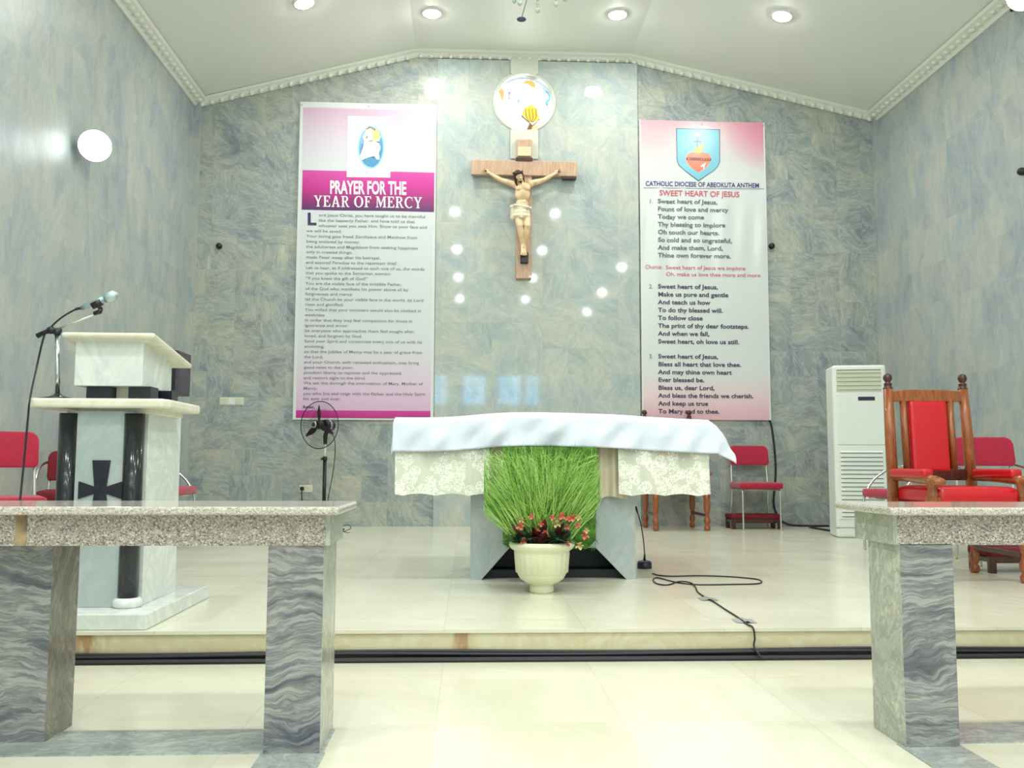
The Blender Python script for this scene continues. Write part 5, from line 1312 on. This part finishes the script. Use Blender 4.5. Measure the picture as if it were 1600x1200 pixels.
bm = BM(); lathe(bm, [(0.064, -0.15), (0.066, -0.145), (0.066, -0.12), (0.064, -0.115)], hub, 20, axis=dirn); obj('motor_band', bm, M['silver'], fan)
bm = BM(); tube(bm, [(0, 0, fz(694)), (0.0, 0.0, fz(680)), hub - dirn*0.13 + Vector((0, 0, -0.05))], [0.020, 0.024, 0.022], 12); obj('tilt_neck', bm, M['black_plastic'], fan)
bm = BM(); tube(bm, spline([hub-dirn*0.18+Vector((0, 0, -0.04)), (0.10, 0.02, fz(692)), (0.09, 0.03, fz(730)), (0.04, 0.05, fz(775)), (0.02, 0.12, 0.2), (0.0, 0.25, 0.01), (-0.18, 0.42, 0.008)], 6), 0.0045, 6); obj('cord', bm, M['black_rubber'], fan)

# ------------------------------------------------------------------ wall fittings
p = atY(478, 763.5, D); so = thing('wall_socket', 'cream double wall socket low on the back wall beside the fan', 'socket', (p.x, D, p.z))
bm = BM(); box(bm, -0.073, 0.073, -0.012, 0, -0.04, 0.04); obj('plate', bm, M['socket'], so, bevel=0.004)
bm = BM(); box(bm, 0.015, 0.04, -0.016, -0.01, 0.0, 0.025); obj('switch', bm, M['socket'], so, bevel=0.002)
pl = thing('plug', 'black plug in the wall socket with its cord hanging down', 'plug', (p.x-0.036, D-0.013, p.z))
bm = BM(); rbox(bm, -0.020, 0.020, -0.045, 0.0, -0.018, 0.022, 0.01); obj('plug_body', bm, M['black_plastic'], pl)
bm = BM(); tube(bm, spline([(0, -0.04, -0.012), (0.002, -0.05, -0.06), (0.010, -0.03, -0.2), (0.02, -0.02, -0.38), (0.08, -0.06, -p.z+0.006)], 6), 0.006, 8); obj('cord', bm, M['black_rubber'], pl)
p = atY(362, 627, D); sw = thing('switch_plate', 'cream three-gang switch plate on the back wall, left of the prayer banner', 'switch', (p.x, D, p.z))
bm = BM(); box(bm, -0.135, 0.135, -0.008, 0, -0.045, 0.045); obj('plate', bm, M['socket'], sw, bevel=0.004)
for x in (-0.088, 0.0, 0.085):
    bm = BM(); box(bm, x-0.036, x+0.036, -0.014, -0.006, -0.034, 0.034); obj('switch', bm, M['ac_white'] if x == 0 else M['ac_cream'], sw, bevel=0.003)
def knob(p, ax_, label):
    bm = BM(); lathe(bm, [(0.030, 0.0), (0.034, 0.006), (0.034, 0.03), (0.024, 0.05), (0.006, 0.056)], p, 20, axis=ax_); tag(obj('wall_stud', bm, M['dark']), label, 'wall stud', 'dark wall studs')
knob(atY(1205, 385, D), (0, -1, 0), 'round dark stud on the back wall just right of the anthem banner')
knob(atY(343, 385, D), (0, -1, 0), 'round dark stud on the back wall left of the prayer banner')
knob(atX(1600, 268, XR), (-1, 0, 0), 'round dark stud on the right wall at the picture edge')

# dark loudspeaker on a stand behind the lectern
ysp = 6.5
s1 = atY(279, 551, ysp); s0 = atY(279, 615, ysp)
sp = thing('loudspeaker', 'dark box loudspeaker on a pole stand, peeking out behind the lectern reading slab', 'loudspeaker', (s1.x-0.16, ysp, 0))
bm = BM(); box(bm, -0.16, 0.16, 0.0, 0.30, s0.z, s1.z+0.02); obj('cabinet', bm, flat('dark_purple_grey_cabinet', (52, 46, 62), 0.4, var=0.2, vscale=20), sp, bevel=0.01)
bm = BM(); box(bm, -0.14, 0.14, -0.006, 0.0, s0.z+0.03, s1.z-0.01); obj('grille', bm, M['black_plastic'], sp)
bm = BM(); tube(bm, [(-0.14, 0.16, 0.03), (-0.14, 0.16, s0.z)], 0.018, 12); obj('pole', bm, M['black_plastic'], sp)
for k in range(3):
    a = 2*PI*k/3+0.5; bm = BM(); tube(bm, [(-0.14, 0.16, 0.30), (-0.14+0.14*math.cos(a), 0.16+0.14*math.sin(a), 0.012)], 0.010, 8); obj('leg', bm, M['black_plastic'], sp)
bm = BM(); c = Vector((0.115, -0.0, s0.z-0.16))
tube(bm, spline([(0.10, 0.05, s0.z+0.005), (0.12, -0.02, s0.z-0.05), (0.05, -0.02, s0.z-0.12), (0.07, -0.02, s0.z-0.22), (0.12, -0.02, s0.z-0.20), (0.10, -0.02, s0.z-0.13), (0.04, 0.0, s0.z-0.20), (0.05, 0.03, s0.z-0.30), (0.12, 0.05, s0.z-0.27), (0.08, 0.1, s0.z-0.5), (-0.12, 0.16, s0.z-0.8)], 6), 0.005, 6); obj('cable', bm, M['black_rubber'], sp)

# ------------------------------------------------------------------ gooseneck microphone and cables on the floor
gp = atZ(1007, 888, 0); gk = thing('gooseneck_microphone', 'black gooseneck microphone standing on the floor right of the altar', 'microphone', (gp.x, gp.y, 0))
def gl(px, py): q = atY(px, py, gp.y); return Vector((q.x-gp.x, 0, q.z))
bm = BM(); lathe(bm, [(0.048, 0), (0.050, 0.006), (0.048, 0.040), (0.038, 0.050), (0.012, 0.054)], (0, 0, 0), 28); obj('base', bm, flat('dark_blue_grey_plastic', (34, 36, 50), 0.35), gk)
bm = BM(); tube(bm, [(0, 0, 0.05), gl(1007.3, 866)], [0.009, 0.006], 10); obj('stem', bm, M['black_plastic'], gk)
bm = BM(); tube(bm, spline([gl(1007.3, 867), gl(1005.5, 845), gl(1001.5, 820), gl(996, 800)], 6), 0.0038, 8); obj('gooseneck', bm, M['black_plastic'], gk)
bm = BM(); tube(bm, [gl(996.5, 802), gl(994.5, 796), gl(993.8, 791)], [0.005, 0.0075, 0.005], 10); obj('capsule', bm, M['black_plastic'], gk)
zc_ = 0.0045
def fx_(a, b): # crop pixel (960,780 scale 4.614) -> floor
    q = atZ(960+a/4.614, 780+b/4.614, zc_); return q
pts = [fx_(275, 535), fx_(330, 550), fx_(430, 555), fx_(600, 551), fx_(800, 557), fx_(950, 568), fx_(1040, 580), fx_(1062, 598), fx_(1020, 610), fx_(850, 614), fx_(650, 617), fx_(540, 612), fx_(440, 598), fx_(350, 575), fx_(300, 566), fx_(279, 582), fx_(300, 606), fx_(350, 618), fx_(400, 615), fx_(470, 603), fx_(550, 613), fx_(585, 635), fx_(600, 668), fx_(650, 705), fx_(720, 742), fx_(800, 795), fx_(880, 845), fx_(955, 900)]
for p in pts[19:21]: p.z += 0.008
lastp = Vector((pts[-1].x+0.0, YS-0.022, 0.004)); 
pts += [lastp, Vector((lastp.x+0.006, YS-0.026, -0.04)), Vector((atY(1175, 1012, YS).x, YS-0.030, -0.075)), Vector((atY(1181, 1020, YS).x, YS-0.076, -0.112))]
bm = BM(); tube(bm, spline(pts, 6), 0.0042, 8); tag(obj('microphone_cable', bm, M['black_rubber']), 'thin dark cable looping over the platform from the floor microphone to the step', 'cable')
def tape(px, py, L, label):
    c = atZ(px, py, 0.0); d = (atZ(px+10, py+7, 0)-c).normalized(); n = Vector((-d.y, d.x, 0)); bm = BM(); V = []; nn = 10
    for i in range(nn+1):
        s_ = -1+2*i/nn; h = 0.0012 + 0.0088*max(0, 1-abs(s_)*2.2)
        V.append([bm.verts.new(c + d*L*k + n*0.045*s_ + Vector((0, 0, h + 0.002*rs.random()))) for k in (-0.5, -0.1, 0.3, 0.5)])
    for A, B_ in zip(V, V[1:]):
        for k in range(3): bm.faces.new((A[k], A[k+1], B_[k+1], B_[k]))
    tag(obj('tape_strip', bm, M['tape']), label, 'tape', 'grey tape over the microphone cable')
tape(1106, 936.5, 0.10, 'grey tape strip over the thin cable in the middle of the platform')
tape(1163, 971, 0.10, 'grey tape strip over the thin cable at the edge of the step')
# black cables lying together along the foot of the step
cb = thing('cable_bundle', 'bundle of thick black cables lying along the foot of the step', 'cables', (0.8, YS-0.05, ZS))
rs2 = random.Random(5)
for k, (yy, zz, r) in enumerate(((-0.013, 0.011, 0.010), (-0.031, 0.010, 0.009), (-0.022, 0.025, 0.008), (-0.046, 0.008, 0.0075), (-0.011, 0.032, 0.008))):
    ph = rs2.uniform(0, 6); bm = BM()
    tube(bm, [(x, YS + yy - 0.003*(1+math.sin(x*2.3+ph)) , ZS + zz + (0.004*(1+math.sin(x*3.1+ph*2)) if k in (2, 4) else 0)) for x in [XL + (XR-XL)*i/120 for i in range(121)]], r, 8)
    obj('cable', bm, M['black_rubber'], cb, world=True)
